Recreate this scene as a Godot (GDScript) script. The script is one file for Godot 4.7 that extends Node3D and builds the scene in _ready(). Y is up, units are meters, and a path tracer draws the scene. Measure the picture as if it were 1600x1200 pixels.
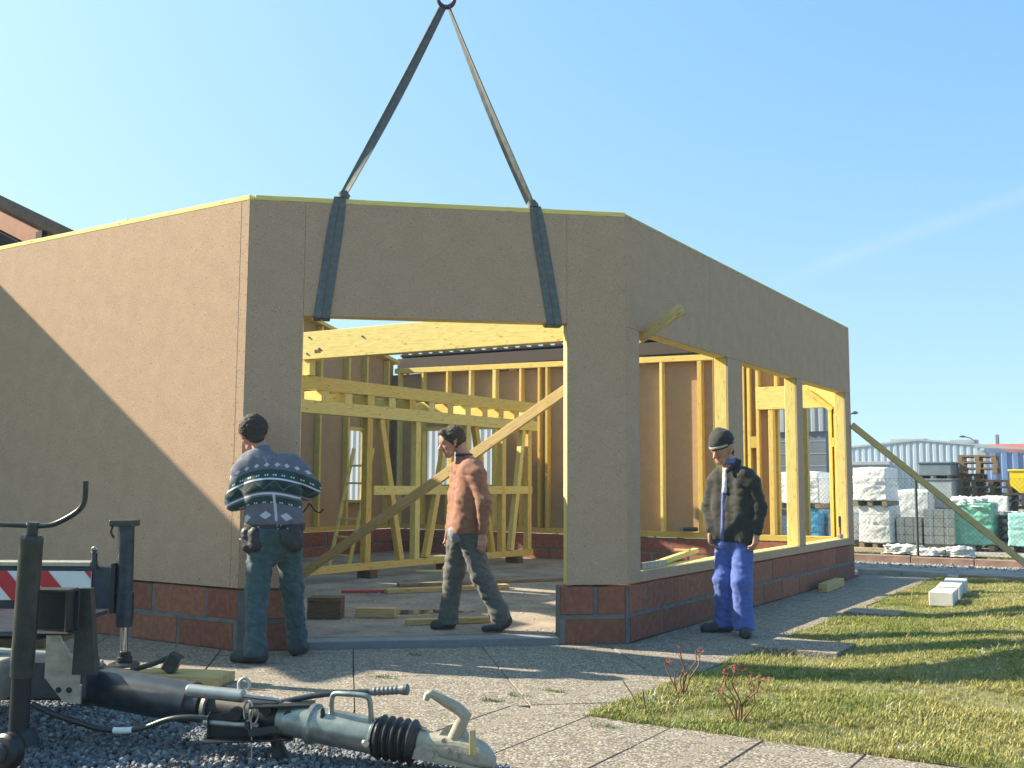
extends Node3D

# World: y up, metres. The right-hand wall of the building lies in the plane x = 0, the left-hand wall in z = 0, the cut corner between them.
const LEFT_X := -2.298      # where the left wall meets the cut corner wall
const RIGHT_Z := -2.019     # where the right wall meets it
const TOP := 3.50           # top of the boarding
const BASE := 0.469         # top of the brick plinth
const FAR_Z := -9.25
const WEST_X := -8.3
const YARD := Vector3(3.694, 0, 5.58)   # origin of the turned frame that the trailer and the people are measured in
const YARD_TURN := 32.335

var rng := RandomNumberGenerator.new()
var M := {}
var box_cache := {}
var taken := {}

func _ready():
	rng.seed = 20240311
	camera_sky_sun()
	make_materials()
	print("materials ", Time.get_ticks_msec())
	ground()
	building()
	interior()
	neighbours()
	print("building ", Time.get_ticks_msec())
	yard()
	sling()
	trailer()
	loose_things()
	print("things ", Time.get_ticks_msec())
	people()
	print("people ", Time.get_ticks_msec())
	plants()
	print("plants ", Time.get_ticks_msec())

func camera_sky_sun():
	var c := Camera3D.new()
	c.name = "camera"
	add_child(c)
	c.position = Vector3(3.694, 1.265, 5.58)
	c.rotation_degrees = Vector3(5.629, 32.335, 0.293)
	c.fov = 41.11
	c.near = 0.05
	c.far = 1200.0
	c.current = true
	var e := Environment.new()
	e.background_mode = Environment.BG_SKY
	var sk := Sky.new()
	var pm := PanoramaSkyMaterial.new()
	pm.panorama = ImageTexture.create_from_image(sky_image())
	sk.sky_material = pm
	e.sky = sk
	e.background_energy_multiplier = 0.30
	e.tonemap_mode = Environment.TONE_MAPPER_LINEAR
	e.tonemap_exposure = 2.85
	e.fog_enabled = true
	e.fog_density = 0.0012
	e.fog_light_color = Color(0.80, 0.90, 1.0)
	e.sdfgi_enabled = true
	e.ssao_enabled = true
	e.ssil_enabled = true
	var w := WorldEnvironment.new()
	w.name = "world_environment"
	w.environment = e
	add_child(w)
	var s := DirectionalLight3D.new()
	s.name = "sun"
	s.light_energy = 1.6
	s.light_color = Color(1.0, 0.95, 0.85)
	s.light_angular_distance = 0.5
	s.shadow_enabled = true
	add_child(s)
	s.look_at_from_position(Vector3(-10, 6.63, 2.7), Vector3.ZERO)

func sky_image() -> Image:
	# clear air: pale at the horizon and towards the sun, deeper blue away from it, one thin contrail
	var w := 1024
	var h := 512
	var im := Image.create(w, h, false, Image.FORMAT_RGBF)
	var sun := Vector3(-1, 0.663, 0.27).normalized()
	var n := FastNoiseLite.new()
	n.seed = 5
	n.frequency = 0.02
	var za := Vector3(0.135, 0.44, 0.93)
	var ho := Vector3(0.65, 0.98, 1.03)
	var ca := Vector3(-0.089, 0.251, -0.964).normalized()
	var cb := Vector3(-0.288, 0.196, -0.937).normalized()
	var cn := ca.cross(cb).normalized()
	for j in h:
		var el := (0.5 - (j + 0.5) / h) * PI
		for i in w:
			var az := (i + 0.5) / w * TAU
			var d := Vector3(cos(el) * sin(az), sin(el), -cos(el) * cos(az))
			var f: float = pow(1.0 - maxf(d.y, 0.0), 3.6)
			var g: float = clampf(d.dot(sun) * 0.5 + 0.5, 0, 1)
			f = minf(f + 1.08 * pow(g, 4.0), 1.0)
			var col := za.lerp(ho, f)
			col += Vector3(0.5, 0.42, 0.36) * pow(g, 20.0)
			var off: float = absf(d.dot(cn) + n.get_noise_1d(i * 1.7) * 0.0016)
			if off < 0.02:
				var t: float = (d.dot(ca) - 0.972) / 0.028
				col += Vector3(0.13, 0.07, 0.0) * exp(-off * off / 0.000022) * smoothstep(0.0, 0.6, t) * (0.75 + 0.5 * n.get_noise_1d(i * 4.0))
			if d.y < 0:
				col = ho.lerp(Vector3(0.30, 0.30, 0.28), clampf(-d.y * 6.0, 0, 1))
			col *= 1.20
			im.set_pixel(i, j, Color(col.x, col.y, col.z))
	return im

# ------------------------------------------------------------------ naming

func numbered(called: String) -> String:
	var k: int = taken.get(called, 0)
	taken[called] = k + 1
	return called if k == 0 else "%s_%03d" % [called, k]

func tag(o: Node, label: String, category := "", group := "", kind := "") -> Node:
	if label: o.set_meta("label", label)
	if category: o.set_meta("category", category)
	if group: o.set_meta("group", group)
	if kind: o.set_meta("kind", kind)
	return o

func thing(called: String, at := Vector3.ZERO, turn := 0.0) -> Node3D:
	var o := Node3D.new()
	o.name = numbered(called)
	add_child(o)
	o.position = at
	o.rotation_degrees.y = turn
	return o

func part(called: String, mesh: Mesh, m: Material, parent: Node, at := Vector3.ZERO, b := Basis.IDENTITY) -> MeshInstance3D:
	var o := MeshInstance3D.new()
	o.name = numbered(called) if parent == self else called
	o.mesh = mesh
	o.material_override = m
	parent.add_child(o, true)
	o.transform = Transform3D(b, at)
	return o

func struct(called: String, mesh: Mesh, m: Material) -> MeshInstance3D:
	var o := part(called, mesh, m, self)
	o.set_meta("kind", "structure")
	return o

func struct_node(called: String) -> Node3D:
	var o := thing(called)
	o.set_meta("kind", "structure")
	return o

# ------------------------------------------------------------------ shapes

func tri(st: SurfaceTool, a: Vector3, b: Vector3, c: Vector3, out: Vector3, ua := Vector2.ZERO, ub := Vector2.ZERO, uc := Vector2.ZERO):
	var n := (b - a).cross(c - a)
	if n.length_squared() < 1e-16: return
	n = n.normalized()
	if n.dot(out) > 0:
		var t := b; b = c; c = t
		var tu := ub; ub = uc; uc = tu
	else:
		n = -n
	st.set_normal(n); st.set_uv(ua); st.add_vertex(a)
	st.set_normal(n); st.set_uv(ub); st.add_vertex(b)
	st.set_normal(n); st.set_uv(uc); st.add_vertex(c)

func quad(st: SurfaceTool, a: Vector3, b: Vector3, c: Vector3, d: Vector3, out: Vector3):
	tri(st, a, b, c, out); tri(st, a, c, d, out)

func begin() -> SurfaceTool:
	var st := SurfaceTool.new()
	st.begin(Mesh.PRIMITIVE_TRIANGLES)
	return st

func cbox(size: Vector3, bev := 0.003, variant := 0) -> ArrayMesh:
	# bevelled box, texture running along its longest side
	var key := [size.snapped(Vector3.ONE * 0.0005), bev, variant]
	if box_cache.has(key): return box_cache[key]
	var h := size / 2
	bev = minf(bev, minf(h.x, minf(h.y, h.z)) * 0.6)
	var long := 0
	if size.y > size[long]: long = 1
	if size.z > size[long]: long = 2
	var uo := Vector2(rng.randf() * 7.0, rng.randf() * 7.0)
	var st := begin()
	var uvf := func(p: Vector3, ax: int) -> Vector2:
		var o1 := (ax + 1) % 3
		var o2 := (ax + 2) % 3
		if o2 == long:
			var t := o1; o1 = o2; o2 = t
		return Vector2(p[o1], p[o2]) + uo + Vector2(0, ax * 0.37)
	var corner := func(s: Vector3, ax: int) -> Vector3:
		var p := Vector3(s.x * (h.x - bev), s.y * (h.y - bev), s.z * (h.z - bev))
		p[ax] = s[ax] * h[ax]
		return p
	for ax in 3:
		var o1: int = (ax + 1) % 3
		var o2: int = (ax + 2) % 3
		for sg in [-1.0, 1.0]:
			var pts := []
			for q in [[-1, -1], [1, -1], [1, 1], [-1, 1]]:
				var s := Vector3.ZERO
				s[ax] = sg; s[o1] = q[0]; s[o2] = q[1]
				pts.append(corner.call(s, ax))
			var out := Vector3.ZERO
			out[ax] = sg
			var u := []
			for p in pts: u.append(uvf.call(p, ax))
			tri(st, pts[0], pts[1], pts[2], out, u[0], u[1], u[2])
			tri(st, pts[0], pts[2], pts[3], out, u[0], u[2], u[3])
		# edges between face ax and o1
		if bev > 0:
			for sa in [-1.0, 1.0]:
				for sb in [-1.0, 1.0]:
					var s0 := Vector3.ZERO
					s0[ax] = sa; s0[o1] = sb; s0[o2] = -1
					var s1 := s0
					s1[o2] = 1
					var a: Vector3 = corner.call(s0, ax)
					var b: Vector3 = corner.call(s1, ax)
					var c: Vector3 = corner.call(s1, o1)
					var d: Vector3 = corner.call(s0, o1)
					var out2 := Vector3.ZERO
					out2[ax] = sa; out2[o1] = sb
					tri(st, a, b, c, out2, uvf.call(a, ax), uvf.call(b, ax), uvf.call(c, ax))
					tri(st, a, c, d, out2, uvf.call(a, ax), uvf.call(c, ax), uvf.call(d, ax))
	if bev > 0:
		for k in 8:
			var s2 := Vector3(1 if k & 1 else -1, 1 if k & 2 else -1, 1 if k & 4 else -1)
			tri(st, corner.call(s2, 0), corner.call(s2, 1), corner.call(s2, 2), s2)
	st.generate_tangents()
	var m := st.commit()
	box_cache[key] = m
	return m

func vary(m: Material) -> Material:
	if m == M.pine: return M.pine_set[rng.randi() % 4]
	return m

func block(called: String, parent: Node, lo: Vector3, hi: Vector3, m: Material, bev := 0.003, variant := 0) -> MeshInstance3D:
	return part(called, cbox((hi - lo).abs(), bev, variant), vary(m), parent, (lo + hi) / 2)

func beam(called: String, parent: Node, a: Vector3, b: Vector3, w: float, h: float, m: Material, up := Vector3.UP, bev := 0.003) -> MeshInstance3D:
	# squared timber or bar from a to b; h is measured towards up, w across
	var x := (b - a).normalized()
	var z := x.cross(up)
	if z.length() < 0.01: z = x.cross(Vector3.RIGHT)
	z = z.normalized()
	var y := z.cross(x).normalized()
	return part(called, cbox(Vector3(snappedf((b - a).length(), 0.0005), h, w), bev, rng.randi() % 5), vary(m), parent, (a + b) / 2, Basis(x, y, z))

func tube_into(st: SurfaceTool, pts: Array, radii, sides := 10, cap := true, closed := false):
	# swept round bar through pts, smooth normals; radii a number or one per point
	var n := pts.size()
	var rings := []
	var prev_u := Vector3.ZERO
	for i in n:
		var t: Vector3
		if closed: t = (pts[(i + 1) % n] - pts[(i - 1 + n) % n]).normalized()
		elif i == 0: t = (pts[1] - pts[0]).normalized()
		elif i == n - 1: t = (pts[i] - pts[i - 1]).normalized()
		else: t = ((pts[i + 1] - pts[i]).normalized() + (pts[i] - pts[i - 1]).normalized()).normalized()
		var u: Vector3 = prev_u - t * prev_u.dot(t)
		if u.length() < 0.01:
			u = t.cross(Vector3.UP)
			if u.length() < 0.05: u = t.cross(Vector3.RIGHT)
		u = u.normalized()
		prev_u = u
		var v := t.cross(u)
		var r: float = radii if (radii is float or radii is int) else radii[i]
		var ring := []
		for k in sides:
			var an := TAU * k / sides
			var nn := u * cos(an) + v * sin(an)
			ring.append([pts[i] + nn * r, nn])
		rings.append(ring)
	var m := n if closed else n - 1
	for i in m:
		var A: Array = rings[i]
		var B: Array = rings[(i + 1) % n]
		for k in sides:
			var k2 := (k + 1) % sides
			for q in [[A[k], B[k], B[k2]], [A[k], B[k2], A[k2]]]:
				for e in q:
					st.set_normal(e[1]); st.set_uv(Vector2(float(k) / sides, i)); st.add_vertex(e[0])
	if cap and not closed:
		for e in [[0, -1.0], [n - 1, 1.0]]:
			var R: Array = rings[e[0]]
			var dirn: Vector3 = ((pts[1] - pts[0]) if e[0] == 0 else (pts[n - 1] - pts[n - 2])).normalized() * e[1]
			for k in sides:
				tri(st, pts[e[0]], R[k][0], R[(k + 1) % sides][0], dirn)

func tube(pts: Array, radii, sides := 10, cap := true, closed := false) -> ArrayMesh:
	var st := begin()
	tube_into(st, pts, radii, sides, cap, closed)
	return st.commit()

func lathe(a: Vector3, b: Vector3, prof: Array, sides := 24) -> ArrayMesh:
	# prof: [t along a..b, radius] ; hard edges where a point is repeated
	var pts := []
	var rr := []
	for p in prof:
		pts.append(p)
	var ax := (b - a)
	var t := ax.normalized()
	var u := t.cross(Vector3.UP)
	if u.length() < 0.05: u = t.cross(Vector3.RIGHT)
	u = u.normalized()
	var v := t.cross(u)
	var st := begin()
	for i in prof.size() - 1:
		var p0: Array = prof[i]
		var p1: Array = prof[i + 1]
		var c0 = a + ax * p0[0]
		var c1 = a + ax * p1[0]
		var slope := Vector2((p1[0] - p0[0]) * ax.length(), p1[1] - p0[1])
		if slope.length() < 1e-6: continue
		slope = slope.normalized()
		for k in sides:
			var e := []
			for kk in [k, k + 1]:
				var an = TAU * kk / sides
				var nn := u * cos(an) + v * sin(an)
				var no := (nn * slope.x - t * slope.y).normalized()
				e.append([c0 + nn * p0[1], c1 + nn * p1[1], no])
			for q in [[e[0][0], e[0][2]], [e[0][1], e[0][2]], [e[1][1], e[1][2]], [e[0][0], e[0][2]], [e[1][1], e[1][2]], [e[1][0], e[1][2]]]:
				st.set_normal(q[1]); st.set_uv(Vector2(k, i)); st.add_vertex(q[0])
	return st.commit()

func prism(poly: PackedVector2Array, y0: float, y1: float, bev := 0.0) -> ArrayMesh:
	# flat polygon (x, z) raised from y0 to y1
	var st := begin()
	var top := poly
	if bev > 0:
		var ins := Geometry2D.offset_polygon(poly, -bev)
		if ins.size() == 1 and ins[0].size() == poly.size(): top = ins[0]
	if top == poly: bev = 0.0
	var idx := Geometry2D.triangulate_polygon(top)
	for i in range(0, idx.size(), 3):
		var p := []
		for k in 3: p.append(Vector3(top[idx[i + k]].x, y1, top[idx[i + k]].y))
		tri(st, p[0], p[1], p[2], Vector3.UP)
	var n := poly.size()
	var c := Vector2.ZERO
	for q in poly: c += q / n
	for i in n:
		var a := poly[i]
		var b := poly[(i + 1) % n]
		var mid := (a + b) / 2 - c
		var out := Vector3(mid.x, 0, mid.y)
		quad(st, Vector3(a.x, y0, a.y), Vector3(b.x, y0, b.y), Vector3(b.x, y1 - bev, b.y), Vector3(a.x, y1 - bev, a.y), out)
		if bev > 0:
			# match the inset corner that lies nearest
			var ta := top[0]
			var tb := top[0]
			for q in top:
				if q.distance_to(a) < ta.distance_to(a): ta = q
				if q.distance_to(b) < tb.distance_to(b): tb = q
			quad(st, Vector3(a.x, y1 - bev, a.y), Vector3(b.x, y1 - bev, b.y), Vector3(tb.x, y1, tb.y), Vector3(ta.x, y1, ta.y), out + Vector3.UP)
	return st.commit()

func plate(poly: Array, thick: float, b: Basis, at: Vector3) -> ArrayMesh:
	# flat sheet: poly in the (x, y) plane of basis b, thickness along its z, centred
	var pp := PackedVector2Array()
	for q in poly: pp.append(q)
	var idx := Geometry2D.triangulate_polygon(pp)
	var st := begin()
	var T := func(p: Vector2, z: float) -> Vector3: return at + b * Vector3(p.x, p.y, z)
	for sg in [-1.0, 1.0]:
		for i in range(0, idx.size(), 3):
			tri(st, T.call(pp[idx[i]], sg * thick / 2), T.call(pp[idx[i + 1]], sg * thick / 2), T.call(pp[idx[i + 2]], sg * thick / 2), b.z * sg, pp[idx[i]], pp[idx[i + 1]], pp[idx[i + 2]])
	var ccw := not Geometry2D.is_polygon_clockwise(pp)
	for i in pp.size():
		var p := pp[i]
		var q := pp[(i + 1) % pp.size()]
		var e := q - p
		var nn := Vector2(e.y, -e.x) if ccw else Vector2(-e.y, e.x)
		quad(st, T.call(p, -thick / 2), T.call(q, -thick / 2), T.call(q, thick / 2), T.call(p, thick / 2), b * Vector3(nn.x, nn.y, 0))
	return st.commit()

func yf(x: float, y: float, z: float) -> Vector3:
	return YARD + Basis(Vector3.UP, deg_to_rad(YARD_TURN)) * Vector3(x, y, z)

# ------------------------------------------------------------------ materials

func noise(freq: float, seed_: int, type := FastNoiseLite.TYPE_SIMPLEX_SMOOTH, oct := 3) -> FastNoiseLite:
	var n := FastNoiseLite.new()
	n.noise_type = type
	n.frequency = freq
	n.seed = seed_
	n.fractal_octaves = oct
	return n

func grey(n: FastNoiseLite, w: int, h: int) -> PackedByteArray:
	var im := n.get_seamless_image(w, h)
	im.convert(Image.FORMAT_L8)
	return im.get_data()

func tex(im: Image) -> ImageTexture:
	im.generate_mipmaps()
	return ImageTexture.create_from_image(im)

func ramp_image(w: int, h: int, layers: Array, lo: Color, mid: Color, hi: Color) -> Image:
	# layers: [bytes, weight]; the weighted sum picks a linear colour between lo, mid and hi
	var data := PackedByteArray()
	data.resize(w * h * 3)
	var lut := []
	for i in 256:
		var t := i / 255.0
		var c := lo.lerp(mid, t * 2) if t < 0.5 else mid.lerp(hi, t * 2 - 1)
		c = c.linear_to_srgb()
		lut.append([int(c.r * 255), int(c.g * 255), int(c.b * 255)])
	for i in w * h:
		var v := 0.0
		for l in layers: v += (l[0][i] - 127.5) * l[1]
		var e: Array = lut[clampi(int(v + 127.5), 0, 255)]
		data[i * 3] = e[0]; data[i * 3 + 1] = e[1]; data[i * 3 + 2] = e[2]
	return Image.create_from_data(w, h, false, Image.FORMAT_RGB8, data)

func lin(r: float, g: float, b: float) -> Color:
	return Color(r, g, b)

func plain(c: Color, rough := 0.7, metal := 0.0) -> StandardMaterial3D:
	var m := StandardMaterial3D.new()
	m.albedo_color = c.linear_to_srgb()
	m.roughness = rough
	m.metallic = metal
	return m

func mottled(c: Color, amount: float, scale: float, rough := 0.7, metal := 0.0, seed_ := 1, bump := 0.0) -> StandardMaterial3D:
	# a base colour with uneven patches and fine grain, mapped in world space
	var m := StandardMaterial3D.new()
	var a := grey(noise(0.012, seed_, FastNoiseLite.TYPE_SIMPLEX_SMOOTH, 5), 256, 256)
	var b := grey(noise(0.12, seed_ + 9, FastNoiseLite.TYPE_SIMPLEX_SMOOTH, 2), 256, 256)
	var lo := Color(c.r * (1 - amount), c.g * (1 - amount), c.b * (1 - amount))
	var hi := Color(minf(c.r * (1 + amount), 1), minf(c.g * (1 + amount), 1), minf(c.b * (1 + amount), 1))
	m.albedo_texture = tex(ramp_image(256, 256, [[a, 0.8], [b, 0.5]], lo, c, hi))
	m.uv1_triplanar = true
	m.uv1_world_triplanar = true
	m.uv1_scale = Vector3.ONE / scale
	m.roughness = rough
	m.metallic = metal
	if bump > 0:
		m.heightmap_enabled = true
		m.heightmap_texture = m.albedo_texture
		m.heightmap_scale = bump
	return m

func wood(lo: Color, mid: Color, hi: Color, seed_: int, rough := 0.62) -> StandardMaterial3D:
	# sawn softwood: grain along the piece, some knots
	var w := 1024
	var h := 512
	var g := noise(1.0, seed_, FastNoiseLite.TYPE_SIMPLEX_SMOOTH, 4)
	var data := PackedByteArray()
	data.resize(w * h)
	var r := RandomNumberGenerator.new()
	r.seed = seed_
	var knots := []
	for k in 16: knots.append([r.randf() * w, r.randf() * h, 5.0 + r.randf() * 8.0])
	var fine := grey(noise(0.35, seed_ + 3, FastNoiseLite.TYPE_SIMPLEX, 2), 256, 256)
	for j in h:
		for i in w:
			var yy := float(j)
			var dark := 0.0
			for k in knots:
				var dx: float = absf(i - k[0])
				if dx > 70: continue
				var dy: float = yy - k[1]
				if absf(dy) > 60: continue
				var q: float = (dx * dx * 0.25 + dy * dy) / (k[2] * k[2])
				if q < 9: yy += dy * exp(-q) * 1.3
				if q < 1.2: dark = maxf(dark, 1.2 - q)
			var an := TAU * i / w
			var v := g.get_noise_3d(cos(an) * 1.1 + 7.0, sin(an) * 1.1, yy * 0.055)
			v += 0.45 * g.get_noise_2d(yy * 0.33, 3.0 + cos(an) * 1.6)
			data[j * w + i] = clampi(int(127.5 + v * 105.0 - dark * 120.0 + (fine[(j % 256) * 256 + (i / 4) % 256] - 127.5) * 0.22), 0, 255)
	var m := StandardMaterial3D.new()
	m.albedo_texture = tex(ramp_image(w, h, [[data, 1.0]], lo, mid, hi))
	m.uv1_scale = Vector3(1.0 / 1.3, 1.0 / 0.42, 1)
	m.roughness = rough
	m.specular_mode = BaseMaterial3D.SPECULAR_SCHLICK_GGX
	m.metallic_specular = 0.35
	return m

func make_materials():
	M.pine = wood(lin(0.42, 0.27, 0.05), lin(0.69, 0.515, 0.135), lin(0.77, 0.61, 0.20), 11)
	M.pine_pale = wood(lin(0.44, 0.31, 0.09), lin(0.72, 0.595, 0.20), lin(0.80, 0.69, 0.28), 17)
	M.pine_set = [M.pine, M.pine_pale]
	for k in 2:
		var v: StandardMaterial3D = M.pine.duplicate()
		v.albedo_color = [Color(0.93, 0.91, 0.86), Color(0.98, 0.97, 1.0)][k]
		M.pine_set.append(v)
	M.plank = wood(lin(0.28, 0.185, 0.075), lin(0.50, 0.375, 0.165), lin(0.60, 0.47, 0.23), 23, 0.75)
	M.old_wood = wood(lin(0.05, 0.035, 0.02), lin(0.13, 0.09, 0.055), lin(0.22, 0.16, 0.10), 29, 0.85)
	M.pallet = wood(lin(0.10, 0.07, 0.045), lin(0.25, 0.185, 0.12), lin(0.38, 0.30, 0.20), 31, 0.85)
	M.pallet_dark = wood(lin(0.03, 0.022, 0.016), lin(0.07, 0.05, 0.035), lin(0.12, 0.09, 0.06), 37, 0.9)
	M.board = board_material(lin(0.445, 0.302, 0.202), 41)
	M.board_in = board_material(lin(0.40, 0.265, 0.15), 43)
	# brick: fired clay with fine vertical scoring, three firings
	M.brick = []
	for k in 3:
		M.brick.append(brick_material(50 + k, [lin(0.33, 0.112, 0.064), lin(0.285, 0.095, 0.056), lin(0.36, 0.130, 0.072)][k]))
	M.mortar = mottled(lin(0.15, 0.145, 0.135), 0.35, 0.5, 0.95, 0.0, 61, 0.4)
	M.concrete = mottled(lin(0.27, 0.255, 0.225), 0.30, 1.6, 0.9, 0.0, 63, 0.2)
	M.floor = mottled(lin(0.24, 0.195, 0.15), 0.50, 2.4, 0.9, 0.0, 64, 0.2)
	M.threshold = mottled(lin(0.20, 0.195, 0.19), 0.25, 0.6, 0.85, 0.0, 65, 0.2)
	M.paving = paving_material(71)
	M.soil = mottled(lin(0.085, 0.068, 0.042), 0.5, 0.7, 1.0, 0.0, 73, 0.8)
	M.grit = mottled(lin(0.055, 0.056, 0.058), 0.5, 0.4, 0.95, 0.0, 75, 0.8)
	M.roadgrit = mottled(lin(0.26, 0.235, 0.21), 0.4, 2.1, 0.95, 0.0, 77, 0.5)
	M.field = mottled(lin(0.145, 0.14, 0.055), 0.4, 6.0, 1.0, 0.0, 79, 0.5)
	M.kerb = mottled(lin(0.36, 0.32, 0.27), 0.3, 0.9, 0.9, 0.0, 81, 0.2)
	M.kerb_red = mottled(lin(0.27, 0.175, 0.135), 0.3, 0.9, 0.9, 0.0, 83, 0.2)
	M.white_block = mottled(lin(0.58, 0.56, 0.51), 0.15, 0.7, 0.85, 0.0, 85, 0.2)
	M.steel_dark = mottled(lin(0.030, 0.042, 0.058), 0.6, 0.3, 0.30, 0.25, 91)
	M.steel_black = mottled(lin(0.018, 0.020, 0.021), 0.4, 0.3, 0.5, 0.2, 92)
	M.steel_green = mottled(lin(0.036, 0.044, 0.040), 0.6, 0.3, 0.36, 0.25, 93)
	M.steel_sleeve = mottled(lin(0.27, 0.29, 0.265), 0.45, 0.25, 0.34, 0.6, 98)
	M.zinc = mottled(lin(0.42, 0.42, 0.40), 0.28, 0.22, 0.36, 0.85, 94)
	M.zinc_dull = mottled(lin(0.40, 0.38, 0.32), 0.35, 0.16, 0.5, 0.55, 95, 0.1)
	M.cast = mottled(lin(0.36, 0.325, 0.25), 0.30, 0.14, 0.55, 0.25, 96, 0.15)
	M.chrome = plain(lin(0.62, 0.62, 0.60), 0.16, 1.0)
	M.rubber = mottled(lin(0.014, 0.014, 0.016), 0.4, 0.3, 0.42, 0.0, 97)
	M.paint_red = plain(lin(0.50, 0.012, 0.022), 0.45)
	M.paint_white = plain(lin(0.70, 0.70, 0.68), 0.45)
	M.strap = mottled(lin(0.105, 0.118, 0.122), 0.4, 0.16, 0.75, 0.0, 99, 0.1)
	M.hook = plain(lin(0.09, 0.02, 0.06), 0.4, 0.2)
	M.tile = mottled(lin(0.035, 0.033, 0.034), 0.4, 0.5, 0.8, 0.0, 101)
	M.tile.metallic_specular = 0.1
	M.fascia = mottled(lin(0.30, 0.105, 0.048), 0.25, 0.8, 0.7, 0.0, 102)
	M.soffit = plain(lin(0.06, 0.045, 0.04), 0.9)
	M.render_wall = mottled(lin(0.52, 0.47, 0.40), 0.12, 1.5, 0.95, 0.0, 103)
	M.cladding = mottled(lin(0.40, 0.46, 0.53), 0.10, 5.0, 0.45, 0.1, 104)
	M.cladding_white = mottled(lin(0.44, 0.46, 0.48), 0.08, 4.0, 0.5, 0.0, 105)
	M.cladding_grey = mottled(lin(0.30, 0.32, 0.34), 0.10, 4.0, 0.6, 0.0, 106)
	M.cladding_dark = mottled(lin(0.125, 0.14, 0.16), 0.15, 3.0, 0.8, 0.0, 107)
	M.blue_sheet = mottled(lin(0.10, 0.17, 0.36), 0.15, 3.0, 0.5, 0.0, 108)
	M.roof_red = mottled(lin(0.34, 0.075, 0.055), 0.2, 3.0, 0.8, 0.0, 109)
	M.wrap = wrap_material(lin(0.66, 0.65, 0.64), lin(0.84, 0.82, 0.81), 111)
	M.wrap_grey = wrap_material(lin(0.52, 0.54, 0.53), lin(0.72, 0.73, 0.70), 112)
	M.wrap_green = wrap_material(lin(0.045, 0.30, 0.20), lin(0.30, 0.60, 0.46), 113)
	M.wrap_teal = wrap_material(lin(0.14, 0.42, 0.40), lin(0.42, 0.66, 0.62), 114)
	M.wrap_blue = wrap_material(lin(0.03, 0.21, 0.44), lin(0.12, 0.40, 0.60), 115)
	M.stone_pack = mottled(lin(0.60, 0.55, 0.45), 0.25, 0.5, 0.9, 0.0, 116, 0.2)
	M.box_grey = mottled(lin(0.13, 0.17, 0.20), 0.2, 0.8, 0.6, 0.0, 117)
	M.slate_grey = mottled(lin(0.30, 0.34, 0.36), 0.2, 0.8, 0.6, 0.0, 118)
	M.yellow_bin = mottled(lin(0.72, 0.52, 0.01), 0.08, 0.8, 0.5, 0.0, 119)
	M.wire = plain(lin(0.055, 0.075, 0.065), 0.6, 0.2)
	M.grass = StandardMaterial3D.new()
	M.grass.vertex_color_use_as_albedo = true
	M.grass.roughness = 0.65
	M.grass.backlight_enabled = true
	M.grass.backlight = Color(0.10, 0.13, 0.03)
	M.cane = mottled(lin(0.16, 0.085, 0.04), 0.4, 0.1, 0.7, 0.0, 121)
	M.red_leaf = plain(lin(0.30, 0.055, 0.03), 0.55)
	M.grip = plain(lin(0.105, 0.115, 0.12), 0.5)
	M.nail = plain(lin(0.07, 0.06, 0.055), 0.6, 0.3)
	M.puddle = plain(lin(0.05, 0.045, 0.04), 0.04)
	M.hammer_red = plain(lin(0.45, 0.05, 0.03), 0.5)
	M.red_plastic = plain(lin(0.50, 0.05, 0.05), 0.5)

func board_material(c: Color, seed_: int) -> StandardMaterial3D:
	# wood-fibre board: soft mottling, fibre flecks pale and dark
	var w := 1024
	var a := grey(noise(0.006, seed_, FastNoiseLite.TYPE_SIMPLEX_SMOOTH, 4), w, w)
	var b := grey(noise(0.095, seed_ + 1, FastNoiseLite.TYPE_SIMPLEX, 3), w, w)
	var f := grey(noise(0.075, seed_ + 2, FastNoiseLite.TYPE_SIMPLEX_SMOOTH, 3), w, w)
	var lo := Color(c.r * 0.60, c.g * 0.58, c.b * 0.58)
	var hi := Color(c.r * 1.35, c.g * 1.38, c.b * 1.42)
	var im := ramp_image(w, w, [[a, 0.15], [b, 0.52], [f, 0.14]], lo, c, hi)
	var r := RandomNumberGenerator.new()
	r.seed = seed_
	for k in 3400:
		var x := r.randi() % w
		var y := r.randi() % w
		var pale := r.randf() < 0.62
		var col := (Color(c.r * 1.7, c.g * 1.8, c.b * 2.0) if pale else Color(c.r * 0.30, c.g * 0.28, c.b * 0.28)).linear_to_srgb()
		var ln := 3 + r.randi() % 6
		var th := 2 + r.randi() % 3
		var sl := r.randf_range(-1.0, 1.0)
		var mixk := r.randf_range(0.15, 0.6)
		for q in ln:
			for q2 in th:
				var px := posmod(x + q, w)
				var py := posmod(y + q2 + int(q * sl), w)
				im.set_pixel(px, py, im.get_pixel(px, py).lerp(col, mixk))
	for k in 60:
		var x := r.randi() % (w - 6)
		var y := r.randi() % (w - 6)
		var col := Color(c.r * 0.22, c.g * 0.2, c.b * 0.2).linear_to_srgb()
		im.fill_rect(Rect2i(x, y, 3 + r.randi() % 4, 3 + r.randi() % 4), col)
	for k in 26:
		var x := r.randi() % (w - 60)
		var y := r.randi() % (w - 60)
		# chalky scuffs
		for q in 90:
			var px := x + r.randi() % 10 + q / 6
			var py := y + r.randi() % 40
			if r.randf() < 0.4: im.set_pixel(px, py, im.get_pixel(px, py).lerp(Color(0.8, 0.76, 0.7), 0.5))
	var m := StandardMaterial3D.new()
	m.albedo_texture = tex(im)
	m.uv1_triplanar = true
	m.uv1_world_triplanar = true
	m.uv1_scale = Vector3.ONE / 1.45
	m.roughness = 0.8
	m.metallic_specular = 0.3
	return m

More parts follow.
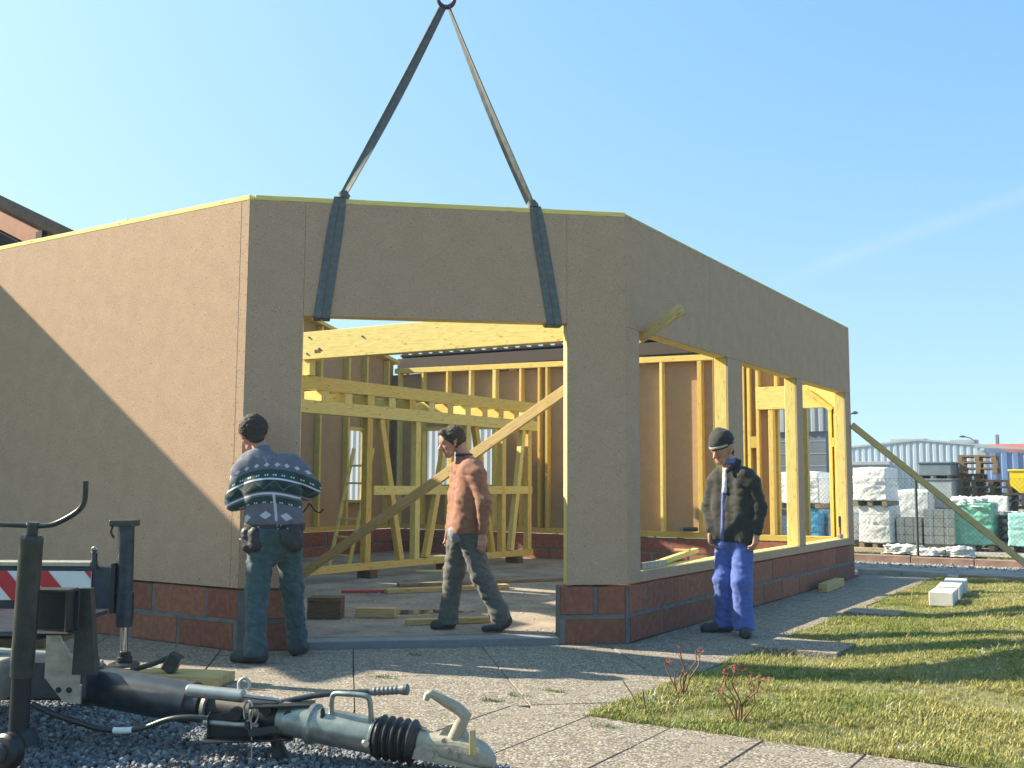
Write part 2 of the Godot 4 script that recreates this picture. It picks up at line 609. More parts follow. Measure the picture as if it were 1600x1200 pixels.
func brick_material(seed_: int, c: Color) -> StandardMaterial3D:
	var w := 512
	var a := grey(noise(0.012, seed_, FastNoiseLite.TYPE_SIMPLEX_SMOOTH, 4), w, w)
	var b := grey(noise(0.16, seed_ + 5, FastNoiseLite.TYPE_SIMPLEX, 3), w, w)
	var st := PackedByteArray()
	st.resize(w * w)
	for j in w:
		for i in w:
			# scoring runs up the brick: v is the upright direction of the texture
			st[j * w + i] = int(127.5 + 120.0 * pow(absf(sin(PI * i / 16.0)), 0.6) - 60.0)
	var m := StandardMaterial3D.new()
	var pale := Color(c.r * 1.25, c.g * 1.9, c.b * 2.2)
	m.albedo_texture = tex(ramp_image(w, w, [[a, 0.45], [b, 0.32]], Color(c.r * 0.55, c.g * 0.55, c.b * 0.6), c, pale))
	var him := Image.create_from_data(w, w, false, Image.FORMAT_L8, st)
	m.heightmap_enabled = true
	m.heightmap_texture = tex(him)
	m.heightmap_scale = 1.4
	m.uv1_scale = Vector3(1.0 / 0.46, 1.0 / 0.46, 1)
	m.roughness = 0.9
	return m

func paving_material(seed_: int) -> StandardMaterial3D:
	# exposed aggregate: rounded pebbles of many colours in grey mortar
	var w := 1024
	var cv := FastNoiseLite.new()
	cv.noise_type = FastNoiseLite.TYPE_CELLULAR
	cv.frequency = 0.082
	cv.seed = seed_
	cv.fractal_type = FastNoiseLite.FRACTAL_NONE
	cv.cellular_jitter = 1.0
	cv.cellular_return_type = FastNoiseLite.RETURN_CELL_VALUE
	var val := grey(cv, w, w)
	cv.cellular_return_type = FastNoiseLite.RETURN_DISTANCE
	var dist := grey(cv, w, w)
	var big := grey(noise(0.008, seed_ + 2, FastNoiseLite.TYPE_SIMPLEX_SMOOTH, 4), w, w)
	var cols := [lin(0.62, 0.59, 0.53), lin(0.40, 0.33, 0.25), lin(0.24, 0.20, 0.17), lin(0.50, 0.44, 0.35), lin(0.33, 0.32, 0.31), lin(0.56, 0.50, 0.42), lin(0.29, 0.22, 0.15), lin(0.13, 0.125, 0.125), lin(0.45, 0.42, 0.38), lin(0.70, 0.68, 0.64), lin(0.36, 0.27, 0.20), lin(0.26, 0.25, 0.24)]
	var data := PackedByteArray()
	data.resize(w * w * 3)
	var hd := PackedByteArray()
	hd.resize(w * w)
	var mort := lin(0.17, 0.155, 0.135)
	for i in w * w:
		var c: Color = cols[(val[i] * 7) % cols.size()]
		var edge: float = clampf((dist[i] - 105.0) / 55.0, 0, 1)
		c = c.lerp(mort, edge * edge)
		var dirt: float = 0.78 + 0.30 * (big[i] / 255.0)
		c = c.lerp(lin(0.37, 0.345, 0.30), 0.10)
		c = Color(c.r * dirt * 0.60, c.g * dirt * 0.565, c.b * dirt * 0.515).linear_to_srgb()
		data[i * 3] = int(c.r * 255); data[i * 3 + 1] = int(c.g * 255); data[i * 3 + 2] = int(c.b * 255)
		hd[i] = clampi(255 - int(dist[i] * 0.9), 0, 255)
	var m := StandardMaterial3D.new()
	m.albedo_texture = tex(Image.create_from_data(w, w, false, Image.FORMAT_RGB8, data))
	m.heightmap_enabled = true
	m.heightmap_texture = tex(Image.create_from_data(w, w, false, Image.FORMAT_L8, hd))
	m.heightmap_scale = 0.35
	m.uv1_triplanar = true
	m.uv1_world_triplanar = true
	m.uv1_scale = Vector3.ONE / 1.13
	m.roughness = 0.85
	return m

func wrap_material(a: Color, b: Color, seed_: int) -> StandardMaterial3D:
	# stretch film: milky, wrinkled, glossy
	var n := noise(0.03, seed_, FastNoiseLite.TYPE_SIMPLEX_SMOOTH, 4)
	n.fractal_type = FastNoiseLite.FRACTAL_RIDGED
	var r1 := grey(n, 256, 256)
	var r2 := grey(noise(0.015, seed_ + 3), 256, 256)
	var m := StandardMaterial3D.new()
	m.albedo_texture = tex(ramp_image(256, 256, [[r1, 0.6], [r2, 0.7]], a, a.lerp(b, 0.5), b))
	m.heightmap_enabled = true
	m.heightmap_texture = tex(Image.create_from_data(256, 256, false, Image.FORMAT_L8, r1))
	m.heightmap_scale = 0.4
	m.uv1_triplanar = true
	m.uv1_world_triplanar = true
	m.uv1_scale = Vector3(1.1, 2.0, 1.1)
	m.roughness = 0.3
	return m

# ------------------------------------------------------------------ ground

func lawn_y(x: float, z: float) -> float:
	var a: float = smoothstep(1.0, 3.4, x)
	var b: float = smoothstep(0.6, -2.6, z)
	var c: float = smoothstep(-10.1, -6.5, z)
	return 0.012 + 0.16 * a * b * c + 0.012 * sin(x * 2.3 + 1.0) * sin(z * 1.9)

func slab_grid(parent: Node, zone: PackedVector2Array, cut: Array, o: Vector2, ax: Vector2, az: Vector2, sx: float, sz: float, n: Array, shift := 0.0):
	for i in range(n[0], n[1]):
		for j in range(n[2], n[3]):
			var g := 0.0035
			var off := shift if (j % 2) != 0 else 0.0
			var a := o + ax * (i * sx + g + off) + az * (j * sz + g)
			var b := o + ax * ((i + 1) * sx - g + off) + az * (j * sz + g)
			var c := o + ax * ((i + 1) * sx - g + off) + az * ((j + 1) * sz - g)
			var d := o + ax * (i * sx + g + off) + az * ((j + 1) * sz - g)
			var pieces: Array = Geometry2D.intersect_polygons(PackedVector2Array([a, b, c, d]), zone)
			for k in cut:
				var next := []
				for p in pieces: next.append_array(Geometry2D.clip_polygons(p, k))
				pieces = next
			for p in pieces:
				if Geometry2D.is_polygon_clockwise(p) or p.size() < 3: continue
				var area := 0.0
				for q in p.size(): area += p[q].cross(p[(q + 1) % p.size()]) / 2
				if absf(area) < 0.006: continue
				part("paving_slab", prism(p, -0.045, rng.randf_range(-0.0025, 0.0015), 0.004), M.paving, parent)

func ground():
	var st := begin()
	quad(st, Vector3(-700, -0.06, -700), Vector3(700, -0.06, -700), Vector3(700, -0.06, 700), Vector3(-700, -0.06, 700), Vector3.UP)
	struct("ground", st.commit(), M.field)
	st = begin()
	quad(st, Vector3(-9, -0.035, -10.2), Vector3(12, -0.035, -10.2), Vector3(12, -0.035, 7), Vector3(-9, -0.035, 7), Vector3.UP)
	struct("bedding_soil", st.commit(), M.soil)
	var pv := struct_node("pavement")
	var gravel_zone := PackedVector2Array([Vector2(-9, 1.12), Vector2(-2.2, 1.2), Vector2(-0.9, 1.16), Vector2(0.42, 1.37), Vector2(1.02, 1.53), Vector2(1.30, 1.58), Vector2(1.38, 5), Vector2(-9, 5)])
	var za := PackedVector2Array([Vector2(0.46, 0.44), Vector2(7.5, 0.44), Vector2(7.5, 5), Vector2(0.46, 5)])
	slab_grid(pv, za, [gravel_zone], Vector2(0.46, 0.44), Vector2(1, 0), Vector2(0, 1), 0.495, 0.495, [-1, 15, 0, 9])
	var zw := PackedVector2Array([Vector2(0.0, -10.0), Vector2(0.955, -10.0), Vector2(0.955, -2.019), Vector2(0.0, -2.019)])
	slab_grid(pv, zw, [], Vector2(-0.035, -2.019), Vector2(1, 0), Vector2(0, -1), 0.495, 0.495, [0, 2, 0, 17])
	var zb := PackedVector2Array([Vector2(-8.4, 0.0), Vector2(LEFT_X, 0.0), Vector2(0, RIGHT_Z), Vector2(0.955, RIGHT_Z), Vector2(0.955, 0.44), Vector2(0.46, 0.44), Vector2(0.46, 1.6), Vector2(-8.4, 1.6)])
	slab_grid(pv, zb, [gravel_zone], Vector2(-0.87, 0.30), Vector2(0.7513, -0.66), Vector2(0.66, 0.7513), 1.0, 1.0, [-7, 5, -8, 5])
	# two slabs left showing at the edge of the lawn
	for q in [[1.0, -2.15, 1.62, -2.72], [1.0, -4.75, 1.5, -5.15]]:
		var p := PackedVector2Array([Vector2(q[0], q[1]), Vector2(q[2], q[1]), Vector2(q[2], q[3]), Vector2(q[0], q[3])])
		part("paving_slab", prism(p, -0.03, 0.052, 0.004), M.paving, pv)
	st = begin()
	var idx := Geometry2D.triangulate_polygon(gravel_zone)
	for i in range(0, idx.size(), 3):
		var v := []
		for k in 3: v.append(Vector3(gravel_zone[idx[i + k]].x, -0.022, gravel_zone[idx[i + k]].y))
		tri(st, v[0], v[1], v[2], Vector3.UP)
	struct("gravel_bed", st.commit(), M.grit)
	gravel_stones(gravel_zone)
	# lawn
	st = begin()
	var step := 0.14
	var x0 := 0.965
	var z1 := 0.43
	for i in 60:
		for j in 75:
			var x := x0 + i * step
			var z := z1 - j * step
			if z - step < -10.05: continue
			var p := []
			for q in [[0, 0], [1, 0], [1, 1], [0, 1]]:
				var xx: float = x + q[0] * step
				var zz: float = z - q[1] * step
				p.append(Vector3(xx, lawn_y(xx, zz) - 0.02, zz))
			quad(st, p[0], p[1], p[2], p[3], Vector3.UP)
	st.index()
	st.generate_normals()
	struct("lawn", st.commit(), M.field)
	# service road behind, its kerbs and the verge
	st = begin()
	quad(st, Vector3(-30, -0.03, -13.0), Vector3(30, -0.03, -13.0), Vector3(30, -0.03, -10.1), Vector3(-30, -0.03, -10.1), Vector3.UP)
	struct("road", st.commit(), M.roadgrit)
	st = begin()
	quad(st, Vector3(-60, -0.02, -60), Vector3(40, -0.02, -60), Vector3(40, -0.02, -15.4), Vector3(-60, -0.02, -15.4), Vector3.UP)
	struct("storage_yard", st.commit(), M.roadgrit)
	var kb := struct_node("kerb")
	for k in 14:
		block("kerb_stone", kb, Vector3(-5.0 + k * 1.0 + 0.005, -0.05, -13.12), Vector3(-4.0 + k * 1.0 - 0.005, 0.085 + rng.randf_range(-0.008, 0.008), -13.0), M.kerb_red, 0.01, k % 3)
	for k in 2:
		block("kerb_stone", kb, Vector3(-0.15 + k * 0.62, -0.05, -10.12), Vector3(0.45 + k * 0.62, 0.075, -10.0), M.kerb, 0.012, k)
	for k in 5:
		block("kerb_stone", kb, Vector3(1.15 + k * 1.0, -0.05, -10.52), Vector3(2.14 + k * 1.0, 0.02, -10.42), M.kerb_red, 0.012, k)
	# scattered stones on the road edge
	var mm := stone_mesh(3)
	multi("road_gravel", mm, 800, func(r: RandomNumberGenerator):
		var s := r.randf_range(0.012, 0.045) * (2.2 if r.randf() < 0.03 else 1.0)
		var z: float = -12.95 + absf(r.randfn()) * 0.45
		return [Transform3D(Basis.from_euler(Vector3(r.randf() * 6, r.randf() * 6, r.randf() * 6)).scaled(Vector3.ONE * s), Vector3(r.randf_range(-3.5, 4.5), -0.025, z)), Color(0.22, 0.205, 0.19) * r.randf_range(0.5, 1.5)], "loose pale stones along the kerb of the service road", "gravel")

func stone_mesh(seed_: int) -> ArrayMesh:
	# angular chipping about one unit across
	var r := RandomNumberGenerator.new()
	r.seed = seed_
	var ph := (1 + sqrt(5)) / 2
	var v := [Vector3(-1, ph, 0), Vector3(1, ph, 0), Vector3(-1, -ph, 0), Vector3(1, -ph, 0), Vector3(0, -1, ph), Vector3(0, 1, ph), Vector3(0, -1, -ph), Vector3(0, 1, -ph), Vector3(ph, 0, -1), Vector3(ph, 0, 1), Vector3(-ph, 0, -1), Vector3(-ph, 0, 1)]
	for i in 12:
		v[i] = v[i].normalized() * r.randf_range(0.32, 0.62)
		v[i] *= Vector3(1.15, 0.75, 0.9)
	var f := [[0, 11, 5], [0, 5, 1], [0, 1, 7], [0, 7, 10], [0, 10, 11], [1, 5, 9], [5, 11, 4], [11, 10, 2], [10, 7, 6], [7, 1, 8], [3, 9, 4], [3, 4, 2], [3, 2, 6], [3, 6, 8], [3, 8, 9], [4, 9, 5], [2, 4, 11], [6, 2, 10], [8, 6, 7], [9, 8, 1]]
	var st := begin()
	for t in f: tri(st, v[t[0]], v[t[1]], v[t[2]], v[t[0]] + v[t[1]] + v[t[2]])
	return st.commit()

func multi(called: String, mesh: Mesh, count: int, give: Callable, label: String, category: String, m: Material = null):
	var r := RandomNumberGenerator.new()
	r.seed = hash(called) % 100000
	var mm := MultiMesh.new()
	mm.transform_format = MultiMesh.TRANSFORM_3D
	mm.use_colors = true
	mm.mesh = mesh
	var got := []
	for k in count:
		var e = give.call(r)
		if e != null: got.append(e)
	mm.instance_count = got.size()
	for k in got.size():
		mm.set_instance_transform(k, got[k][0])
		mm.set_instance_color(k, got[k][1])
	var o := MultiMeshInstance3D.new()
	o.name = numbered(called)
	o.multimesh = mm
	if m == null:
		var s := StandardMaterial3D.new()
		s.vertex_color_use_as_albedo = true
		s.roughness = 0.85
		m = s
	o.material_override = m
	add_child(o)
	tag(o, label, category, "", "stuff")

func gravel_stones(zone: PackedVector2Array):
	for v in 2:
		var mesh := stone_mesh(10 + v)
		multi("gravel" if v == 0 else "gravel_chippings", mesh, 30000, func(r: RandomNumberGenerator):
			var x := r.randf_range(-4.2, 1.4)
			var z := r.randf_range(1.1, 4.3)
			if z > 2.2 + (x + 1.8) * -0.55 + 1.5: return null
			if not Geometry2D.is_point_in_polygon(Vector2(x, z), zone): return null
			var s: float = r.randf_range(0.016, 0.036)
			var c: Color
			var q := r.randf()
			if q < 0.03: c = Color(0.26, 0.14, 0.10)
			elif q < 0.10: c = Color(0.34, 0.34, 0.33)
			else: c = Color(0.125, 0.134, 0.145) * r.randf_range(0.5, 1.7)
			return [Transform3D(Basis.from_euler(Vector3(r.randf() * 6.3, r.randf() * 6.3, r.randf() * 6.3)).scaled(Vector3.ONE * s), Vector3(x, -0.016 + r.randf() * 0.014, z)), c],
			"blue grey crushed stone gravel under the trailer drawbar" if v == 0 else "small angular grey chippings among the crushed stone", "gravel")

# ------------------------------------------------------------------ the timber building

func brick_run(parent: Node, a: Vector3, dir: Vector3, out: Vector3, length: float, seed_: int, first := 0.0, pitch := 0.62):
	# two courses of hollow clay blocks along dir, face towards out, on a mortar core set back
	var r := RandomNumberGenerator.new()
	r.seed = seed_
	var depth := 0.19
	var b := Basis(dir, Vector3.UP, out)
	part("mortar", cbox(Vector3(length - 0.004, 0.452, depth - 0.012), 0.002), M.mortar, parent, a + dir * length / 2 + Vector3.UP * 0.226 - out * (depth / 2), b)
	for c in 2:
		var x := -pitch + first if c == 0 else -pitch * 0.5 + first
		var y0 := 0.0 if c == 0 else 0.233
		var y1 := 0.206 if c == 0 else 0.457
		while x < length:
			var w: float = pitch
			var gap: float = r.randf_range(0.008, 0.02) + (0.035 if r.randf() < 0.22 else 0.0)
			var s := maxf(x + gap / 2, 0.003)
			var e := minf(x + w - gap / 2, length - 0.003)
			if e - s > 0.03:
				var sz := Vector3(snappedf(e - s, 0.005), y1 - y0 - r.randf_range(0.0, 0.008), depth - 0.008 + r.randf_range(-0.004, 0.003))
				var o := part("brick", brick_mesh(sz), M.brick[r.randi() % 3], parent, a + dir * (s + e) / 2 + Vector3.UP * (y0 + y1) / 2 - out * (depth / 2 - r.randf_range(0.0, 0.004)), b)
			x += w

func brick_mesh(sz: Vector3) -> ArrayMesh:
	var key := ["brick", sz.snapped(Vector3.ONE * 0.004)]
	if box_cache.has(key): return box_cache[key]
	var st := begin()
	var h := sz / 2
	var bev := 0.005
	var uo := Vector2(rng.randf(), rng.randf())
	# front and back with scoring upright, then sides and top
	for f in [[Vector3.RIGHT, Vector3.UP, Vector3.BACK], [Vector3.LEFT, Vector3.UP, Vector3.FORWARD], [Vector3.FORWARD, Vector3.UP, Vector3.RIGHT], [Vector3.BACK, Vector3.UP, Vector3.LEFT], [Vector3.RIGHT, Vector3.FORWARD, Vector3.UP], [Vector3.RIGHT, Vector3.BACK, Vector3.DOWN]]:
		var u: Vector3 = f[0]
		var v: Vector3 = f[1]
		var n: Vector3 = f[2]
		var hu := absf(h.dot(u))
		var hv := absf(h.dot(v))
		var hn := absf(h.dot(n))
		var p := []
		var t := []
		for q in [[-1, -1], [1, -1], [1, 1], [-1, 1]]:
			p.append(u * q[0] * (hu - bev) + v * q[1] * (hv - bev) + n * hn)
			t.append(Vector2(q[0] * hu, q[1] * hv) + uo)
		tri(st, p[0], p[1], p[2], n, t[0], t[1], t[2])
		tri(st, p[0], p[2], p[3], n, t[0], t[2], t[3])
		# bevel strips
		for e in [[u, hu, v, hv], [v, hv, u, hu]]:
			for s in [-1.0, 1.0]:
				var a: Vector3 = e[0] * s * (e[1] - bev) + n * hn
				var c: Vector3 = e[0] * s * e[1] + n * (hn - bev)
				var w: Vector3 = e[2] * (e[3] - bev)
				quad(st, a - w, a + w, c + w, c - w, n + e[0] * s)
	st.generate_tangents()
	var m := st.commit()
	box_cache[key] = m
	return m

func building():
	# ---- left wall
	var lw := thing("timber_wall", Vector3(-5.3, 0, 0))
	tag(lw, "long fibreboard wall on the left, crossed by a slanting shadow", "wall", "fibreboard walls")
	var O := -lw.position
	for s in [[-2.3, -2.389], [-2.3915, -5.78], [-5.7815, -8.3]]:
		block("board", lw, Vector3(s[1], BASE, -0.016) + O, Vector3(s[0], TOP, 0) + O, M.board, 0.002)
	block("top_plate", lw, Vector3(-8.3, TOP + 0.001, -0.14) + O, Vector3(-2.302, TOP + 0.042, 0.001) + O, M.pine_pale, 0.004)
	block("bottom_plate", lw, Vector3(-8.3, BASE, -0.14) + O, Vector3(-2.36, BASE + 0.06, -0.018) + O, M.pine)
	for k in 11:
		var x := -8.25 + k * 0.58
		block("stud", lw, Vector3(x, BASE + 0.062, -0.138) + O, Vector3(x + 0.045, TOP - 0.001, -0.018) + O, M.pine, 0.003, k % 3)
	var lp := thing("brick_plinth", Vector3(-5.3, 0, 0))
	tag(lp, "red hollow brick plinth under the left fibreboard wall", "plinth", "brick plinths")
	brick_run(lp, Vector3(-8.3, 0, 0) - lp.position, Vector3.RIGHT, Vector3.BACK, 8.3 + LEFT_X - 0.002, 7, 0.38)

	# ---- cut corner wall, hanging in the sling
	var cw := thing("timber_wall", Vector3(LEFT_X, 0, 0), 41.30)
	tag(cw, "fibreboard wall with wide doorway, hanging from the lifting sling", "wall", "fibreboard walls")
	var L := 3.059
	var zo := -0.016
	for s in [[0.002, 0.4335, BASE, TOP], [0.4350, 2.5575, 2.587, TOP], [2.559, L - 0.002, BASE, TOP]]:
		block("board", cw, Vector3(s[0], s[2], zo), Vector3(s[1], s[3], 0), M.board, 0.002)
	block("top_plate", cw, Vector3(0.04, TOP + 0.001, -0.14), Vector3(L - 0.002, TOP + 0.042, 0.001), M.pine_pale, 0.004)
	block("door_post", cw, Vector3(0.390, BASE, -0.14), Vector3(0.4325, 2.586, -0.018), M.pine_pale)
	block("door_post", cw, Vector3(2.559, BASE - 0.005, -0.14), Vector3(2.602, 2.586, -0.018), M.pine_pale, 0.003, 1)
	block("lintel", cw, Vector3(0.12, 2.588, -0.138), Vector3(2.94, 2.83, -0.018), M.pine, 0.003)
	block("corner_post", cw, Vector3(0.12, BASE, -0.138), Vector3(0.18, 2.586, -0.018), M.pine)
	block("corner_post", cw, Vector3(2.86, BASE, -0.138), Vector3(2.92, 2.586, -0.018), M.pine)
	for x in [0.40, 2.53]:
		block("stud", cw, Vector3(x, 2.832, -0.138), Vector3(x + 0.06, TOP - 0.001, -0.0175), M.pine)
	for k in 3:
		block("stud", cw, Vector3(0.9 + k * 0.55, 2.832, -0.138), Vector3(0.945 + k * 0.55, TOP - 0.001, -0.018), M.pine, 0.003, k)
	block("inner_board", cw, Vector3(0.15, BASE, -0.155), Vector3(0.388, 2.586, -0.141), M.board_in, 0.002)
	block("inner_board", cw, Vector3(2.606, BASE, -0.155), Vector3(2.95, 2.586, -0.141), M.board_in, 0.002)
	var t := Vector3(0.75127, 0, -0.66)
	var n := Vector3(0.66, 0, 0.75127)
	var P0 := Vector3(LEFT_X, 0, 0)
	var cp := thing("brick_plinth", P0 + t * 0.22)
	tag(cp, "short red brick pier left of the doorway, behind the man in the patterned sweater", "plinth", "brick plinths")
	brick_run(cp, P0 + t * 0.07 - cp.position, t, n, 0.375, 9, 0.1)
	part("mortar", cbox(Vector3(0.075, 0.452, 0.12), 0.002), M.mortar, cp, P0 + t * 0.035 + Vector3.UP * 0.226 - n * 0.063 - cp.position, Basis(t, Vector3.UP, n))
	var cp2 := thing("brick_plinth", P0 + t * 2.8)
	tag(cp2, "red brick pier right of the doorway with a wide mortar joint at the corner", "plinth", "brick plinths")
	brick_run(cp2, P0 + t * 2.50 - cp2.position, t, n, 0.54, 12, 0.04, 0.52)
	part("mortar", cbox(Vector3(0.05, 0.452, 0.10), 0.002), M.mortar, cp2, P0 + t * 3.032 + Vector3.UP * 0.226 - n * 0.063 - cp2.position, Basis(t, Vector3.UP, n))
	var th := part("threshold", cbox(Vector3(2.055, 0.085, 0.2), 0.006), M.threshold, self, P0 + t * 1.474 + Vector3.UP * 0.0175 - n * 0.105, Basis(t, Vector3.UP, n))
	tag(th, "", "", "", "structure")

	# ---- right wall with three window openings
	var rw := thing("timber_wall", Vector3(0, 0, -5.6))
	tag(rw, "fibreboard wall on the right with three tall window openings", "wall", "fibreboard walls")
	O = -rw.position
	var wb := 0.557
	var wt := 2.575
	for s in [[-2.021, -2.268, BASE, 2.573], [-4.372, -4.798, wb, 2.573], [-6.702, -6.948, wb, 2.573], [-8.962, -9.25, wb, 2.573],
			[-2.021, -3.898, wt, TOP], [-3.901, -5.748, wt, TOP], [-5.751, -7.598, wt, TOP], [-7.601, -9.25, wt, TOP]]:
		block("board", rw, Vector3(-0.016, s[2], s[1]) + O, Vector3(0, s[3], s[0]) + O, M.board, 0.002)
	for s in [[-2.271, -5.6], [-5.603, -9.25]]:
		block("board", rw, Vector3(-0.016, BASE, s[1]) + O, Vector3(0, wb - 0.002, s[0]) + O, M.board, 0.002)
	block("top_plate", rw, Vector3(-0.14, TOP + 0.001, -9.25) + O, Vector3(0.001, TOP + 0.03, -2.03) + O, M.plank, 0.004)
	block("lintel", rw, Vector3(-0.15, wt, -9.25) + O, Vector3(-0.018, wt + 0.2, -2.05) + O, M.pine_pale)
	block("sill", rw, Vector3(-0.17, wb - 0.045, -9.25) + O, Vector3(-0.018, wb + 0.003, -2.10) + O, M.pine_pale, 0.004)
	for s in [[-2.16, -2.268], [-4.372, -4.45], [-4.72, -4.798], [-6.702, -6.948], [-8.962, -9.25]]:
		block("post", rw, Vector3(-0.15, wb + 0.005, s[1]) + O, Vector3(-0.018, wt - 0.002, s[0]) + O, M.pine_pale, 0.004, int(-s[0]))
	block("inner_board", rw, Vector3(-0.166, wb + 0.005, -4.798) + O, Vector3(-0.152, wt - 0.002, -4.372) + O, M.board_in, 0.002)
	for k in 8:
		var z := -2.4 - k * 0.9
		block("stud", rw, Vector3(-0.138, wt + 0.202, z) + O, Vector3(-0.018, TOP - 0.001, z + 0.045) + O, M.pine, 0.003, k % 3)
	var rp := thing("brick_plinth", Vector3(0, 0, -5.6))
	tag(rp, "long red brick plinth under the right wall, beside the paved path", "plinth", "brick plinths")
	brick_run(rp, Vector3(0, 0, RIGHT_Z - 0.022) - rp.position, Vector3.FORWARD, Vector3.RIGHT, 9.25 + RIGHT_Z - 0.022, 15, 0.02, 0.655)
	part("mortar", cbox(Vector3(0.10, 0.450, 0.03), 0.002), M.mortar, rp, Vector3(-0.056, 0.226, RIGHT_Z - 0.012) - rp.position)

	nail_rows(lw, Vector3(-5.78, BASE, 0), Vector3(-2.39, TOP, 0), Vector3.RIGHT, Vector3.BACK, [0.02, 3.37], [0.04, 2.99])
	nail_rows(lw, Vector3(-2.389, BASE, 0), Vector3(-2.3, TOP, 0), Vector3.RIGHT, Vector3.BACK, [0.02, 0.07], [])
	nail_rows(cw, P0, P0 + t * L, t, n, [0.06, 0.41, 2.60, 3.0], [2.62, 3.46])
	nail_rows(rw, Vector3(0, 0, -2.03), Vector3(0, 0, -9.25), Vector3.FORWARD, Vector3.RIGHT, [], [2.60, 3.46, 0.51])
	# ---- floor slab inside
	var fl := PackedVector2Array([Vector2(-8.25, -0.22), Vector2(-2.40, -0.22), Vector2(-0.22, -2.14), Vector2(-0.22, -9.2), Vector2(-8.25, -9.2)])
	struct("floor", prism(fl, -0.05, 0.058), M.floor)

func nail_rows(wall: Node3D, a: Vector3, b: Vector3, dir: Vector3, out: Vector3, ups: Array, rows: Array):
	# small driven nail heads along the edges of the boards, joined into one piece
	var st := begin()
	var length := absf((b - a).dot(dir))
	var r := RandomNumberGenerator.new()
	r.seed = 4 + ups.size() * 7 + rows.size()
	var head := func(p: Vector3):
		var c := p + out * 0.0012
		var q := 0.0042
		var e := dir * q
		var u := Vector3.UP * q
		quad(st, c - e, c - u, c + e, c + u, out)
		for s2 in [[-e, -u], [-u, e], [e, u], [u, -e]]:
			quad(st, c + s2[0], c + s2[1], c + s2[1] - out * 0.002, c + s2[0] - out * 0.002, s2[0] + s2[1])
	for x in ups:
		var y := 0.55
		while y < 3.45:
			if not (x > 0.43 and x < 2.55 and length > 3.0 and length < 3.2 and y < 2.6): head.call(Vector3(a.x, 0, a.z) + dir * (x + r.randf_range(-0.006, 0.006)) + Vector3.UP * y)
			y += 0.12 + r.randf() * 0.05
	for y in rows:
		var x := 0.05
		while x < length - 0.03:
			head.call(Vector3(a.x, 0, a.z) + dir * x + Vector3.UP * (y + (0.469 if y < 0.3 or y == 2.99 else 0.0) + r.randf_range(-0.006, 0.006)))
			x += 0.13 + r.randf() * 0.05
	var o := part("nail_heads", st.commit(), M.nail, wall)
	o.global_transform = Transform3D.IDENTITY
	o.set_meta("kind", "stuff")

func stud_wall_part(called: String, parent: Node, a: Vector3, b: Vector3, m: Material, d := 0.12, w := 0.045, up := Vector3.RIGHT):
	return beam(called, parent, a - parent.position, b - parent.position, w, d, m, up)

